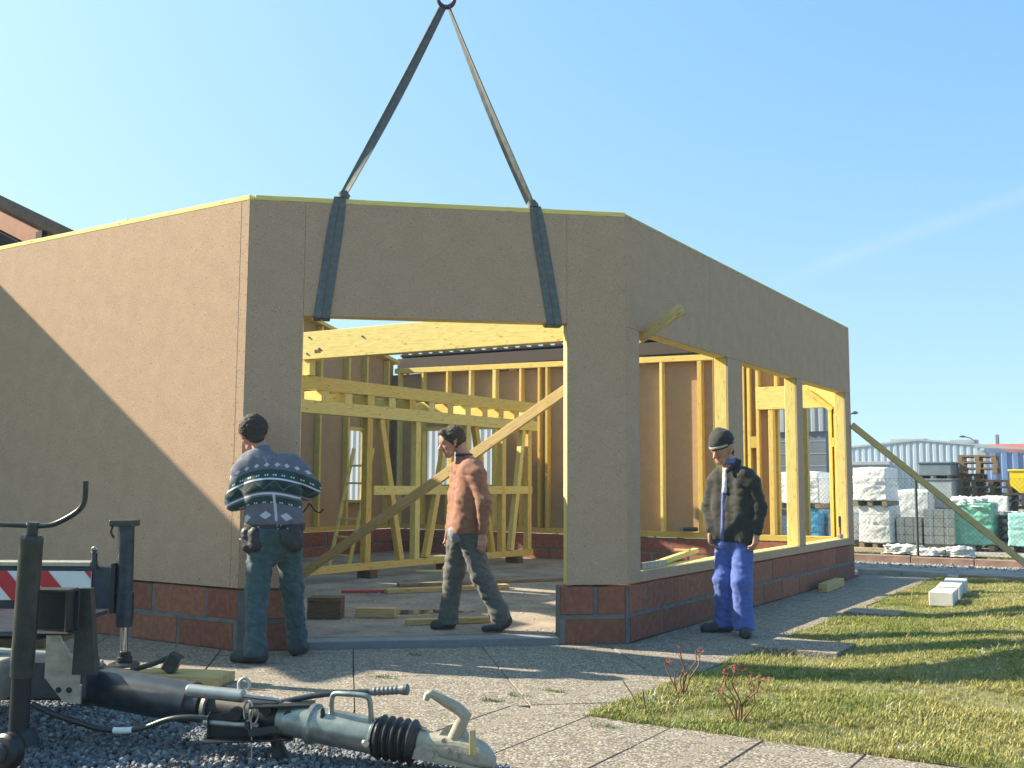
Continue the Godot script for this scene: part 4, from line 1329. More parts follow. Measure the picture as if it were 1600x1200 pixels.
func yard():
	# fence: posts, rails of wire, diamond mesh
	var fn := thing("wire_fence", Vector3(-0.13, 0, -14.3))
	tag(fn, "green chain link fence on thin posts in front of the pallets", "fence")
	for x in [-5.2, -2.6, 0.0, 2.6, 5.2]:
		part("post", tube([Vector3(x, -0.05, 0), Vector3(x, 1.5, 0)], 0.026, 8), M.wire, fn)
	var st := begin()
	var x0 := -5.2
	var x1 := 5.2
	var y0 := 0.04
	var y1 := 1.42
	var hgt := y1 - y0
	var k := -int(hgt / 0.075) - 1
	var wire := func(a: Vector3, b: Vector3):
		tube_into(st, [a, b], 0.0019, 3, false)
	while k * 0.075 < (x1 - x0):
		for dirn in [1.0, -1.0]:
			var xa: float = x0 + k * 0.075
			var xb: float = xa + hgt * 0.9
			if xa < x1:
				var ta := clampf((x0 - xa) / (xb - xa), 0, 1)
				var tb := clampf((x1 - xa) / (xb - xa), 0, 1)
				if tb > ta:
					var pa := Vector3(lerpf(xa, xb, ta), lerpf(y0, y1, ta) if dirn > 0 else lerpf(y1, y0, ta), 0.004 * dirn)
					var pb := Vector3(lerpf(xa, xb, tb), lerpf(y0, y1, tb) if dirn > 0 else lerpf(y1, y0, tb), 0.004 * dirn)
					wire.call(pa, pb)
		k += 1
	var mesh := part("wire_mesh", st.commit(), M.wire, fn)
	mesh.set_meta("kind", "stuff")
	for y in [0.05, 0.75, 1.42]:
		part("line_wire", tube([Vector3(x0, y, 0), Vector3(x1, y, 0)], 0.002, 4), M.wire, fn)

	# wrapped loads
	pack("wrapped_pallet", "white film wrapped load at the bottom of the stack nearest the building", "wrapped load", Vector3(-1.39, 0, -17.05), Vector3(0.64, 0.78, 1.05), M.wrap_grey, 1)
	pack("wrapped_pallet", "white film wrapped load on top of the stack nearest the building", "wrapped load", Vector3(-1.46, 0.87, -17.05), Vector3(0.68, 0.70, 1.15), M.wrap, 2)
	pack("wrapped_pallet", "green film wrapped load with torn white film on top", "wrapped load", Vector3(0.40, 0, -17.5), Vector3(0.78, 0.86, 0.95), M.wrap_green, 3)
	var torn := part("torn_film", lumpy_box(Vector3(0.62, 0.16, 0.7), 33, 0.06, 0.1), M.wrap, self, Vector3(0.30, 0.885, -17.42), Basis(Vector3.FORWARD, 0.06))
	tag(torn, "crumpled white film lying over the green wrapped load", "plastic film")
	pack("wrapped_pallet", "pale turquoise wrapped load at the right edge of the picture", "wrapped load", Vector3(1.50, 0, -17.45), Vector3(0.90, 0.66, 0.9), M.wrap_teal, 4)
	pack("wrapped_pallet", "blue film wrapped load seen low through the last window opening", "wrapped load", Vector3(-2.95, 0, -17.3), Vector3(0.66, 0.70, 0.9), M.wrap_blue, 5)
	pack("wrapped_pallet", "white wrapped load on top of the blue one, seen through the last window", "wrapped load", Vector3(-3.05, 0.79, -17.3), Vector3(0.92, 0.70, 1.0), M.wrap, 6)
	pack("wrapped_pallet", "green wrapped load seen through the middle window opening", "wrapped load", Vector3(-4.05, 0.62, -17.4), Vector3(0.85, 0.86, 0.9), M.wrap_green, 7)
	pack("wrapped_pallet", "blue wrapped load below the green one, seen through the middle window", "wrapped load", Vector3(-4.05, 0, -17.4), Vector3(0.85, 0.52, 0.9), M.wrap_blue, 8)
	pack("wrapped_pallet", "grey wrapped load low beside the blue one, seen through the last window", "wrapped load", Vector3(-2.25, 0, -17.6), Vector3(0.56, 0.6, 0.9), M.wrap_grey, 9)
	pack("wrapped_pallet", "white wrapped load low behind the strapped stone blocks", "wrapped load", Vector3(-1.05, 0.0, -18.9), Vector3(0.8, 1.1, 0.9), M.wrap_grey, 10)
	pack("wrapped_pallet", "bluish white wrapped load directly behind the green one", "wrapped load", Vector3(0.62, 0.0, -18.75), Vector3(0.6, 0.98, 0.7), M.wrap, 12)
	# strapped packs of pale stone blocks
	for e in [[-0.78, "strapped pack of pale stone blocks left of the fence post", 0.50], [-0.20, "strapped pack of pale stone blocks right of the fence post", 0.58]]:
		var o := thing("stone_block_pack", Vector3(e[0], 0, -17.0))
		tag(o, e[1], "block pack", "packs of stone blocks")
		var w: float = e[2]
		var hgt2 := 0.17
		var rows := 3 if e[0] < -0.5 else 4
		for r in rows:
			for c in 3:
				for dz in 2:
					block("stone_block", o, Vector3(-w / 2 + c * w / 3 + 0.004, 0.11 + r * (hgt2 + 0.006), -0.75 + dz * 0.46), Vector3(-w / 2 + (c + 1) * w / 3 - 0.004, 0.11 + r * (hgt2 + 0.006) + hgt2, -0.30 + dz * 0.46), M.stone_pack, 0.008, c)
		block("base_board", o, Vector3(-w / 2, 0, -0.75), Vector3(w / 2, 0.108, 0.16), M.pallet)
		for sx in [-0.16, 0.16]:
			block("strap", o, Vector3(sx - 0.012, 0.11, 0.162), Vector3(sx + 0.012, 0.115 + rows * (hgt2 + 0.006), 0.168), M.paint_white, 0.001)
	# stacked grey boxes behind
	for e in [[0.0, 0.72, "lowest of the grey stacked boxes behind the stone blocks", M.slate_grey], [0.74, 0.70, "middle one of the grey stacked boxes behind the stone blocks", M.slate_grey], [1.46, 0.36, "dark grey lidded box on top of the grey stack", M.box_grey]]:
		var o := thing("stacked_box", Vector3(-0.62, e[0], -19.5))
		tag(o, e[2], "box", "grey stacked boxes")
		block("body", o, Vector3(-0.35, 0.06, -0.5), Vector3(0.35, e[1] - 0.03, 0.5), e[3], 0.015)
		block("lid", o, Vector3(-0.37, e[1] - 0.029, -0.52), Vector3(0.37, e[1] + 0.012, 0.52), M.box_grey, 0.008)
		for sx in [-0.33, -0.03, 0.27]:
			block("foot", o, Vector3(sx, 0, -0.5), Vector3(sx + 0.06, 0.059, 0.5), M.pallet_dark)
	# pallets, one by one
	var nth := ["lowest", "second from the ground", "third from the ground", "fourth from the ground", "fifth from the ground", "sixth from the ground", "seventh from the ground", "eighth from the ground", "ninth from the ground", "tenth from the ground", "eleventh from the ground"]
	var pm := pallet_mesh()
	for s in [[Vector3(-0.26, 0, -20.7), 11, M.pallet, "weathered pallet in the pale left-hand stack", "pallets of the pale stack"],
			[Vector3(0.10, 1.575, -20.5), 3, M.pallet, "pallet of the three set askew on the pale stack", "pallets on the very top"],
			[Vector3(0.50, 0, -19.9), 10, M.pallet_dark, "dark pallet in the stack behind the green load", "pallets of the dark stack"],
			[Vector3(1.22, 0, -19.2), 8, M.pallet_dark, "dark pallet in the stack below the yellow bin", "pallets below the yellow bin"]]:
		for i in s[1]:
			var o := part("pallet", pm, s[2], self, s[0] + Vector3(rng.randf_range(-0.02, 0.02), i * 0.1435, rng.randf_range(-0.03, 0.03)), Basis(Vector3.UP, rng.randf_range(-0.03, 0.03) + (0.06 if s[1] == 3 else 0.0)))
			tag(o, s[3] + ", " + (["undermost of them", "middle one", "topmost of them"][i] if s[1] == 3 else nth[i]), "pallet", s[4])
	# yellow tipping bin
	var yb := thing("yellow_bin", Vector3(1.38, 1.15, -19.2))
	tag(yb, "yellow bin with cut off lower corner on the dark pallets", "bin")
	part("body", plate([Vector2(-0.45, 0.16), Vector2(-0.26, 0.0), Vector2(0.4, 0.0), Vector2(0.4, 0.46), Vector2(-0.45, 0.46)], 0.9, Basis.IDENTITY, Vector3.ZERO), M.yellow_bin, yb)
	block("rim", yb, Vector3(-0.48, 0.461, -0.47), Vector3(0.43, 0.50, 0.47), M.yellow_bin, 0.008)
	# slatted crates with white boards
	for i in 5:
		var o := thing("slatted_crate", Vector3(0.93, i * 0.155, -18.1))
		tag(o, "black crate with white slats beside the turquoise load, " + nth[i], "crate", "black and white slatted crates")
		block("tray", o, Vector3(-0.28, 0, -0.28), Vector3(0.28, 0.07, 0.28), M.steel_black, 0.008)
		block("slat", o, Vector3(-0.25, 0.071, -0.26), Vector3(-0.14, 0.15, 0.275), M.white_block, 0.004)
		block("slat", o, Vector3(-0.04, 0.071, -0.26), Vector3(0.22, 0.15, 0.275), M.white_block, 0.004, 1)
	# plastic sheets on the verge
	for e in [[Vector3(-0.55, 0, -15.2), Vector3(0.62, 0.15, 0.5), 51, "crumpled clear sheeting heap left of the fence post"], [Vector3(-0.02, 0, -15.1), Vector3(0.5, 0.11, 0.5), 52, "low crumpled sheeting heap right of the fence post"], [Vector3(0.46, 0, -15.1), Vector3(0.44, 0.15, 0.45), 53, "crumpled sheeting heap in front of the green load"]]:
		var o := part("plastic_sheeting", lumpy_box(e[1], e[2], 0.05, 0.07, 14), M.wrap_grey, self, e[0])
		tag(o, e[3], "plastic sheeting")
	var bt := part("edging_board", cbox(Vector3(3.4, 0.04, 0.10)), M.plank, self, Vector3(-2.2, 0.04, -15.65))
	tag(bt, "pale edging board on the verge in front of the wrapped loads", "board")
	multi("verge_grass", tuft_mesh(4), 9000, func(r: RandomNumberGenerator):
		var x := r.randf_range(-6.5, 5.5)
		var z := r.randf_range(-16.4, -13.2)
		return [Transform3D(Basis(Vector3.UP, r.randf() * 6.3).scaled(Vector3(1, 0.9, 1) * r.randf_range(0.7, 1.8)), Vector3(x, -0.06, z)), grass_colour(r, 0.55)], "patchy grass on the verge along the wire fence", "grass", M.grass)

# ------------------------------------------------------------------ sling and hook

func cwp(t: float, y: float, z: float) -> Vector3:
	return Vector3(LEFT_X, 0, 0) + Vector3(0.75127, 0, -0.66) * t + Vector3.UP * y + Vector3(0.66, 0, 0.75127) * z

func ribbon(path: Array, widths: Array, thick := 0.006) -> ArrayMesh:
	# path points with width vectors; closed cross-section of the webbing
	var st := begin()
	var n := path.size()
	for i in n - 1:
		var t: Vector3 = (path[i + 1] - path[i]).normalized()
		var a: Vector3 = path[i]
		var b: Vector3 = path[i + 1]
		var wa: Vector3 = widths[i] / 2
		var wb: Vector3 = widths[i + 1] / 2
		var na := t.cross(wa).normalized() * thick / 2
		var nb := t.cross(wb).normalized() * thick / 2
		quad(st, a - wa + na, a + wa + na, b + wb + nb, b - wb + nb, na)
		quad(st, a - wa - na, a + wa - na, b + wb - nb, b - wb - nb, -na)
		quad(st, a + wa + na, a + wa - na, b + wb - nb, b + wb + nb, wa)
		quad(st, a - wa + na, a - wa - na, b - wb - nb, b - wb + nb, -wa)
	return st.commit()

func sling():
	var hook := Vector3(-1.194, 5.27, -1.077)
	var s := thing("lifting_sling", hook)
	tag(s, "grey green webbing sling looped twice round the board above the doorway", "sling")
	var tdir := Vector3(0.75127, 0, -0.66)
	for e in [[0.70, 0.575, -1.0], [2.29, 2.455, 1.0]]:
		# loop lying on the boarding: down the outside, under the edge, up the inside, over the top
		for side in [-1.0, 1.0]:
			var o = 0.033 * side
			var path := []
			var ws := []
			var N := 10
			for k in N + 1:
				var f := float(k) / N
				path.append(cwp(lerpf(e[0], e[1], f) + o * lerpf(0.75, 1.0, minf(f * 4, 1)), lerpf(TOP + 0.05, 2.572, f), 0.006 + 0.002 * sin(f * 9.0 + side)) - hook)
				ws.append(tdir * lerpf(0.045, 0.060, minf(f * 4, 1)))
			path.append(cwp(e[1] + o, 2.566, -0.08) - hook); ws.append(tdir * 0.060)
			path.append(cwp(e[1] + o, 2.574, -0.166) - hook); ws.append(tdir * 0.060)
			path.append(cwp(e[0] + o * 0.7, TOP + 0.055, -0.160) - hook); ws.append(tdir * 0.045)
			path.append(cwp(e[0] + o * 0.6, TOP + 0.062, -0.07) - hook); ws.append(tdir * 0.045)
			path.append(cwp(e[0] + o * 0.75, TOP + 0.056, 0.0) - hook); ws.append(tdir * 0.045)
			part("wall_loop", ribbon(path, ws), M.strap, s)
		# the bunched choke just above the plate
		var top := cwp(e[0] + e[2] * -0.02, TOP + 0.075, -0.06) - hook
		part("choke", tube([top - Vector3(0, 0.03, 0), top + tdir * 0.01 + Vector3(0, 0.01, 0), top + Vector3(0, 0.045, 0)], [0.040, 0.052, 0.030], 12), M.strap, s)
		# two plies running up to the hook, slightly twisted
		var endp = tdir * 0.035 * e[2] + Vector3(0, -0.03, 0)
		for ply in [-1.0, 1.0]:
			var path := []
			var ws := []
			for k in 17:
				var f := k / 16.0
				var an = 0.5 + f * 1.1 * e[2] + ply * 0.25
				var across := (tdir * cos(an) + Vector3(0.66, 0, 0.75127) * sin(an)).normalized()
				var sag := Vector3(0, -0.03, 0) * sin(f * PI)
				path.append(top.lerp(endp, f) + sag + across * ply * 0.014 + Vector3(0.66, 0, 0.75127) * 0.006 * ply)
				ws.append(across * (0.048 + 0.012 * sin(f * PI)))
			part("sling_leg", ribbon(path, ws, 0.008), M.strap, s)
	var h := thing("crane_hook", hook)
	tag(h, "dark crane hook at the top edge of the picture, holding the sling", "hook")
	var pts := []
	for k in 15:
		var an := deg_to_rad(-215 + k * 20.0)
		pts.append(tdir * cos(an) * 0.068 + Vector3(0, 0.055 + sin(an) * 0.075, 0))
	pts.append(Vector3(0, 0.20, 0)); pts.append(Vector3(0, 0.28, 0))
	part("bowl", tube(pts, [0.006, 0.010, 0.013, 0.016, 0.018, 0.019, 0.020, 0.021, 0.021, 0.020, 0.019, 0.019, 0.018, 0.018, 0.018, 0.018, 0.018], 12), M.hook, h)
	part("block_cheek", lathe(Vector3(0, 0.28, 0), Vector3(0, 0.62, 0), [[0, 0.0], [0, 0.05], [0.15, 0.09], [0.8, 0.10], [1, 0.05], [1, 0]], 16), M.yellow_bin, h)
	part("hoist_rope", tube([Vector3(0, 0.6, 0), Vector3(0, 9, 0)], 0.008, 8), M.steel_dark, h)

# ------------------------------------------------------------------ trailer crane: drawbar, jack, outrigger

func trailer():
	var base := yf(-1.2, 0, -4.9)
	var o := thing("crane_trailer", base, YARD_TURN)
	tag(o, "dark steel trailer drawbar with tow coupling, jack and warning board", "trailer")
	var V := func(x: float, y: float, z: float) -> Vector3: return Vector3(x + 1.2, y, z + 4.9)
	# drawbar tube
	var a: Vector3 = V.call(-2.12, 0.258, -5.285)
	var b: Vector3 = V.call(-1.47, 0.20, -5.068)
	part("drawbar_tube", lathe(a, b, [[0, 0.0], [0, 0.085], [0.02, 0.100], [0.90, 0.100], [0.91, 0.086], [1, 0.086], [1, 0]], 32), M.steel_dark, o)
	part("end_ring", lathe(a + (a - b).normalized() * 0.02, a + (b - a).normalized() * 0.03, [[0, 0.05], [0, 0.112], [1, 0.112], [1, 0.05]], 28), M.steel_green, o)
	var b2: Vector3 = V.call(-1.02, 0.172, -4.895)
	part("inner_tube", lathe(b, b2, [[0, 0.0], [0, 0.068], [1, 0.068], [1, 0]], 24), M.steel_black, o)
	part("clamp_flange", lathe(b + (b2 - b) * 0.06, b + (b2 - b) * 0.10, [[0, 0], [0, 0.088], [1, 0.088], [1, 0]], 24), M.zinc_dull, o)
	# overrun sleeve
	var s0: Vector3 = V.call(-1.06, 0.178, -4.908)
	var s1: Vector3 = V.call(-0.60, 0.131, -4.763)
	part("overrun_sleeve", lathe(s0, s1, [[0, 0], [0, 0.076], [0.30, 0.076], [0.31, 0.092], [0.35, 0.092], [0.37, 0.080], [0.97, 0.080], [0.98, 0.086], [1, 0.086], [1, 0]], 32), M.steel_sleeve, o)
	# rubber bellows
	var f0: Vector3 = s1
	var f1: Vector3 = V.call(-0.405, 0.115, -4.712)
	var prof := [[0, 0.0], [0, 0.084]]
	for k in 5:
		var c := (k + 0.5) / 5.4
		prof.append([c - 0.075, 0.080]); prof.append([c, 0.098]); prof.append([c + 0.018, 0.098]); prof.append([c + 0.085, 0.080])
	prof.append([0.97, 0.072]); prof.append([1.0, 0.060]); prof.append([1, 0])
	part("bellows", lathe(f0, f1, prof, 36), M.rubber, o)
	# coupling head: loft from a round socket to a flat nosed ball cup
	var cp := coupling_mesh(f1 - (f1 - f0).normalized() * 0.03, V.call(-0.065, 0.085, -4.628))
	var head := part("coupling_head", cp, M.cast, o)
	var axis: Vector3 = (V.call(-0.065, 0.085, -4.628) - f1).normalized()
	var sidev := axis.cross(Vector3.UP).normalized()
	for e in [[0.075, -0.022, 0.018], [0.15, 0.004, 0.012], [0.19, -0.008, 0.014], [0.135, 0.045, 0.011]]:
		var p: Vector3 = f1 + axis * e[0] + Vector3.UP * e[1] + sidev * 0.052
		part("bolt", lathe(p, p + sidev * 0.020, [[0, 0], [0, e[2]], [1, e[2]], [1, 0]], 6), M.zinc, head)
	var pk: Vector3 = f1 + axis * 0.02 + Vector3.UP * 0.062
	part("grease_cap", lathe(pk, pk + Vector3.UP * 0.014, [[0, 0], [0, 0.013], [1, 0.013], [1, 0]], 12), M.zinc_dull, head)
	# coupling lever
	var lv := [V.call(-0.245, 0.150, -4.66), V.call(-0.222, 0.205, -4.652), V.call(-0.199, 0.25, -4.645), V.call(-0.235, 0.283, -4.64), V.call(-0.30, 0.322, -4.628), V.call(-0.345, 0.350, -4.618), V.call(-0.366, 0.342, -4.612), V.call(-0.372, 0.322, -4.610)]
	part("coupling_lever", tube(lv, [0.034, 0.030, 0.029, 0.026, 0.022, 0.021, 0.017, 0.013], 14), M.cast, o)
	block("wear_indicator", o, V.call(-0.178, 0.10, -4.575), V.call(-0.150, 0.205, -4.565), M.plank, 0.002)
	# grab handle over the sleeve
	part("grab_handle", tube(smooth_path([V.call(-0.815, 0.21, -4.80), V.call(-0.815, 0.285, -4.79), V.call(-0.80, 0.313, -4.785), V.call(-0.75, 0.318, -4.76), V.call(-0.68, 0.318, -4.74), V.call(-0.645, 0.312, -4.73), V.call(-0.632, 0.285, -4.73), V.call(-0.625, 0.195, -4.735)], 3), 0.0125, 10), M.steel_sleeve, o)
	for e in [[-0.855, 0.235, -4.79], [-0.605, 0.20, -4.74]]:
		var p: Vector3 = V.call(e[0], e[1], e[2])
		part("grease_nipple", tube([p - Vector3(0, 0.035, 0), p, p + Vector3(0, 0.015, 0)], [0.013, 0.011, 0.005], 8), M.steel_black, o)
	var bp: Vector3 = V.call(-0.648, 0.122, -4.685)
	part("side_bolt", lathe(bp, bp + Vector3(0.01, 0, 0.02), [[0, 0], [0, 0.016], [1, 0.016], [1, 0]], 6), M.zinc, o)
	# hand brake lever with ribbed grip
	part("brake_lever", tube(smooth_path([V.call(-1.10, 0.240, -4.93), V.call(-1.0, 0.262, -4.925), V.call(-0.88, 0.283, -4.915), V.call(-0.76, 0.295, -4.905), V.call(-0.64, 0.303, -4.895)], 3), 0.013, 10), M.steel_dark, o)
	var g0: Vector3 = V.call(-0.655, 0.302, -4.896)
	var g1: Vector3 = V.call(-0.472, 0.319, -4.866)
	var gp := [[0, 0.0], [0, 0.018]]
	for k in 7:
		gp.append([0.08 + k * 0.11, 0.019]); gp.append([0.135 + k * 0.11, 0.0215])
	gp.append([0.88, 0.026]); gp.append([0.97, 0.027]); gp.append([1.0, 0.020]); gp.append([1, 0])
	part("brake_grip", lathe(g0, g1, gp, 20), M.grip, o)
	# gas spring cylinder, rod and shackle
	var c0: Vector3 = V.call(-1.514, 0.300, -4.919)
	var c1: Vector3 = V.call(-1.236, 0.284, -4.87)
	part("spring_cylinder", lathe(c0, c1, [[0, 0], [0, 0.024], [0.03, 0.030], [0.97, 0.030], [1, 0.026], [1, 0]], 24), M.zinc, o)
	part("spring_rod", tube([c1 + (c0 - c1) * 0.02, V.call(-1.16, 0.274, -4.88), V.call(-1.08, 0.26, -4.90)], 0.009, 8), M.zinc, o)
	part("shackle", tube(smooth_path([V.call(-1.265, 0.30, -4.90), V.call(-1.272, 0.335, -4.91), V.call(-1.25, 0.356, -4.915), V.call(-1.225, 0.338, -4.915), V.call(-1.222, 0.30, -4.905)], 3), 0.008, 8), M.zinc_dull, o)
	part("ring", tube(circle(V.call(-1.205, 0.225, -4.835), 0.026, Vector3(0.9, 0, 0.4), Vector3(0.1, 1, 0), 1.7), 0.005, 6, true, true), M.zinc, o)
	part("ring", tube(circle(V.call(-1.178, 0.205, -4.83), 0.020, Vector3(0.8, 0, -0.5), Vector3(0.2, 1, 0), 1.9), 0.005, 6, true, true), M.zinc, o)
	part("breakaway_cable", tube([V.call(-1.19, 0.20, -4.825), V.call(-1.182, 0.10, -4.82), V.call(-1.178, 0.0, -4.815)], 0.0035, 6), M.zinc_dull, o)
	# brake bracket: open channel with flanges and pivots
	var by := Basis(Vector3.UP, 0.16)
	part("bracket_plate", plate([Vector2(-0.19, -0.055), Vector2(0.20, -0.055), Vector2(0.20, 0.055), Vector2(0.06, 0.075), Vector2(-0.04, 0.045), Vector2(-0.10, 0.055), Vector2(-0.19, 0.045)], 0.008, by, V.call(-1.205, 0.152, -4.90)), M.steel_black, o)
	part("bracket_plate", cbox(Vector3(0.40, 0.008, 0.10), 0.002), M.steel_black, o, V.call(-1.20, 0.094, -4.852), by)
	part("bracket_plate", cbox(Vector3(0.008, 0.105, 0.10), 0.002), M.steel_black, o, V.call(-1.398, 0.148, -4.885), by)
	part("bracket_plate", cbox(Vector3(0.30, 0.010, 0.12), 0.002), M.steel_black, o, V.call(-1.06, 0.245, -4.885), by)
	part("brake_rod", tube([V.call(-1.42, 0.166, -4.872), V.call(-1.30, 0.160, -4.862), V.call(-1.16, 0.155, -4.85)], 0.012, 10), M.zinc_dull, o)
	part("pull_bar", cbox(Vector3(0.22, 0.035, 0.012), 0.003), M.steel_green, o, V.call(-1.09, 0.140, -4.836), by * Basis(Vector3.BACK, 0.10))
	part("clevis", cbox(Vector3(0.022, 0.062, 0.03), 0.003), M.steel_green, o, V.call(-1.21, 0.172, -4.845), by)
	for e in [[-1.27, 0.205, -4.87, 0.03], [-1.13, 0.225, -4.87, 0.026], [-1.02, 0.205, -4.85, 0.022]]:
		var p: Vector3 = V.call(e[0], e[1], e[2])
		part("pivot", lathe(p - Vector3(0, 0, 0.02), p + Vector3(0.0, 0, 0.02), [[0, 0], [0, e[3]], [1, e[3]], [1, 0]], 14), M.steel_black, o)
	part("brake_cable", tube(smooth_path([V.call(-2.289, 0.21, -5.03), V.call(-2.17, 0.165, -5.01), V.call(-2.053, 0.137, -4.985), V.call(-1.94, 0.116, -4.95), V.call(-1.855, 0.111, -4.937)], 3), 0.013, 10), M.rubber, o)
	part("cable_ferrule", tube(smooth_path([V.call(-1.86, 0.111, -4.937), V.call(-1.81, 0.110, -4.937), V.call(-1.77, 0.114, -4.937)], 3), 0.0145, 10), M.paint_white, o)
	part("cable_sheath", tube(smooth_path([V.call(-1.775, 0.113, -4.937), V.call(-1.70, 0.130, -4.92), V.call(-1.62, 0.162, -4.90), V.call(-1.55, 0.180, -4.885), V.call(-1.47, 0.184, -4.88), V.call(-1.395, 0.178, -4.88)], 3), 0.0135, 10), M.steel_green, o)
	# skid under the bracket that the drawbar rests on
	part("rest_foot", lathe(V.call(-1.09, 0.12, -4.90), V.call(-1.07, -0.01, -4.90), [[0, 0.03], [0.5, 0.03], [0.8, 0.045], [1, 0.045], [1, 0]], 14), M.steel_black, o)

	# jack with crank and castor
	var jt: Vector3 = V.call(-2.153, 1.03, -4.645)
	var jm: Vector3 = V.call(-2.196, 0.40, -4.708)
	var jb: Vector3 = V.call(-2.207, 0.13, -4.73)
	part("jack_tube", lathe(jm, jt, [[0, 0], [0, 0.050], [0.98, 0.050], [1, 0.044], [1, 0]], 28), M.steel_green, o)
	part("jack_inner_tube", lathe(jb, jm + (jt - jm) * 0.05, [[0, 0], [0, 0.043], [1, 0.043], [1, 0]], 24), M.steel_black, o)
	part("crank_hub", lathe(jt, V.call(-2.147, 1.088, -4.641), [[0, 0], [0, 0.024], [0.7, 0.024], [0.75, 0.030], [1, 0.028], [1, 0]], 16), M.steel_green, o)
	part("crank_handle", tube(smooth_path([V.call(-2.62, 1.10, -4.64), V.call(-2.40, 1.082, -4.64), V.call(-2.176, 1.073, -4.641), V.call(-2.09, 1.073, -4.641), V.call(-2.04, 1.085, -4.640), V.call(-1.97, 1.122, -4.636), V.call(-1.932, 1.155, -4.633), V.call(-1.917, 1.195, -4.63), V.call(-1.913, 1.274, -4.621)], 4), 0.0125, 10), M.steel_green, o)
	var wc: Vector3 = V.call(-2.224, 0.081, -4.67)
	var wheel := part("castor_wheel", lathe(wc + Vector3(0.015, 0, -0.035), wc + Vector3(-0.015, 0, 0.035), [[0, 0], [0, 0.05], [0.05, 0.068], [0.25, 0.080], [0.75, 0.080], [0.95, 0.068], [1, 0.05], [1, 0]], 32), M.rubber, o)
	part("hub", lathe(wc + Vector3(-0.014, 0, 0.033), wc + Vector3(-0.020, 0, 0.048), [[0, 0.045], [0.8, 0.042], [1, 0.030], [1, 0]], 20), M.steel_dark, wheel)
	part("castor_fork", tube([jb, V.call(-2.175, 0.13, -4.735), V.call(-2.165, 0.085, -4.73)], [0.045, 0.05, 0.056], 16), M.steel_black, o)

	# bracket welded between jack and chassis
	part("jack_bracket", cbox(Vector3(0.19, 0.014, 0.10), 0.003), M.steel_green, o, V.call(-2.11, 0.772, -4.80))
	part("jack_bracket", cbox(Vector3(0.19, 0.012, 0.10), 0.003), M.steel_black, o, V.call(-2.11, 0.577, -4.81))
	part("jack_bracket", cbox(Vector3(0.20, 0.18, 0.012), 0.003), M.steel_black, o, V.call(-2.11, 0.675, -4.85))
	part("jack_bracket", cbox(Vector3(0.012, 0.18, 0.09), 0.003), M.steel_black, o, V.call(-2.035, 0.675, -4.815))
	part("side_plate", plate([Vector2(-2.042, 0.768), Vector2(-1.985, 0.768), Vector2(-1.945, 0.37), Vector2(-2.055, 0.37)], 0.05, Basis.IDENTITY, V.call(0, 0, -4.93)), M.steel_green, o)
	part("gusset", plate([Vector2(-2.20, 0.565), Vector2(-2.155, 0.565), Vector2(-2.035, 0.375), Vector2(-2.035, 0.315), Vector2(-2.20, 0.345)], 0.014, Basis.IDENTITY, V.call(0, 0, -4.955)), M.zinc_dull, o)
	part("lower_gusset", plate([Vector2(-2.20, 0.342), Vector2(-2.03, 0.312), Vector2(-2.03, 0.225), Vector2(-2.11, 0.235)], 0.014, Basis.IDENTITY, V.call(0, 0, -4.965)), M.zinc_dull, o)
	for x in [-2.135, -2.085]:
		var p: Vector3 = V.call(x, 0.29, -4.957)
		part("bolt_hole", lathe(p, p + Vector3(0, 0, 0.002), [[0, 0], [0, 0.014], [1, 0.014], [1, 0]], 14), M.steel_black, o)
	part("chassis_beam", cbox(Vector3(2.2, 0.19, 0.18), 0.012), M.steel_dark, o, V.call(-3.14, 0.32, -5.12))
	part("chassis_beam", cbox(Vector3(0.45, 0.19, 0.12), 0.008), M.zinc_dull, o, V.call(-2.62, 0.335, -4.97))
	part("deck_plate", cbox(Vector3(1.3, 0.03, 0.9), 0.004), M.steel_dark, o, V.call(-3.05, 0.50, -5.75))
	part("deck_board", cbox(Vector3(1.1, 0.05, 0.5), 0.004), M.old_wood, o, V.call(-2.95, 0.44, -5.62))
	part("cross_tube", tube([V.call(-2.62, 0.43, -5.20), V.call(-2.30, 0.40, -5.25), V.call(-2.05, 0.36, -5.25)], 0.022, 10), M.zinc_dull, o)

	# swing out support arm with warning board
	part("outrigger_arm", cbox(Vector3(1.9, 0.275, 0.13), 0.006), M.steel_dark, o, V.call(-3.56, 0.577, -6.92))
	part("arm_cap", cbox(Vector3(1.7, 0.03, 0.14), 0.004), M.zinc_dull, o, V.call(-3.62, 0.731, -6.90))
	part("arm_flange", cbox(Vector3(0.03, 0.33, 0.17), 0.004), M.steel_black, o, V.call(-2.625, 0.575, -6.92))
	part("lock_pin", tube([V.call(-2.75, 0.70, -6.84), V.call(-2.75, 0.80, -6.84), V.call(-2.75, 0.825, -6.84)], [0.022, 0.018, 0.012], 10), M.steel_dark, o)
	part("pin_clip", tube(circle(V.call(-2.75, 0.822, -6.838), 0.02, Vector3.RIGHT, Vector3.UP, 1.0), 0.005, 6, true, true), M.zinc, o)
	part("warning_board", cbox(Vector3(1.30, 0.19, 0.008), 0.002), M.paint_white, o, V.call(-3.415, 0.59, -6.842))
	# red bands, slanted to the right and down
	for k in 6:
		var x := -2.80 - k * 0.27
		var p0 := [Vector2(x - 0.11, 0.095), Vector2(x + 0.02, 0.095), Vector2(x + 0.19, -0.095), Vector2(x + 0.06, -0.095)]
		if k == 0: p0 = [Vector2(-2.81, 0.095), Vector2(-2.767, 0.095), Vector2(-2.767, 0.045)]
		part("red_band", plate(p0, 0.004, Basis.IDENTITY, V.call(0, 0.59, -6.835)), M.paint_red, o)
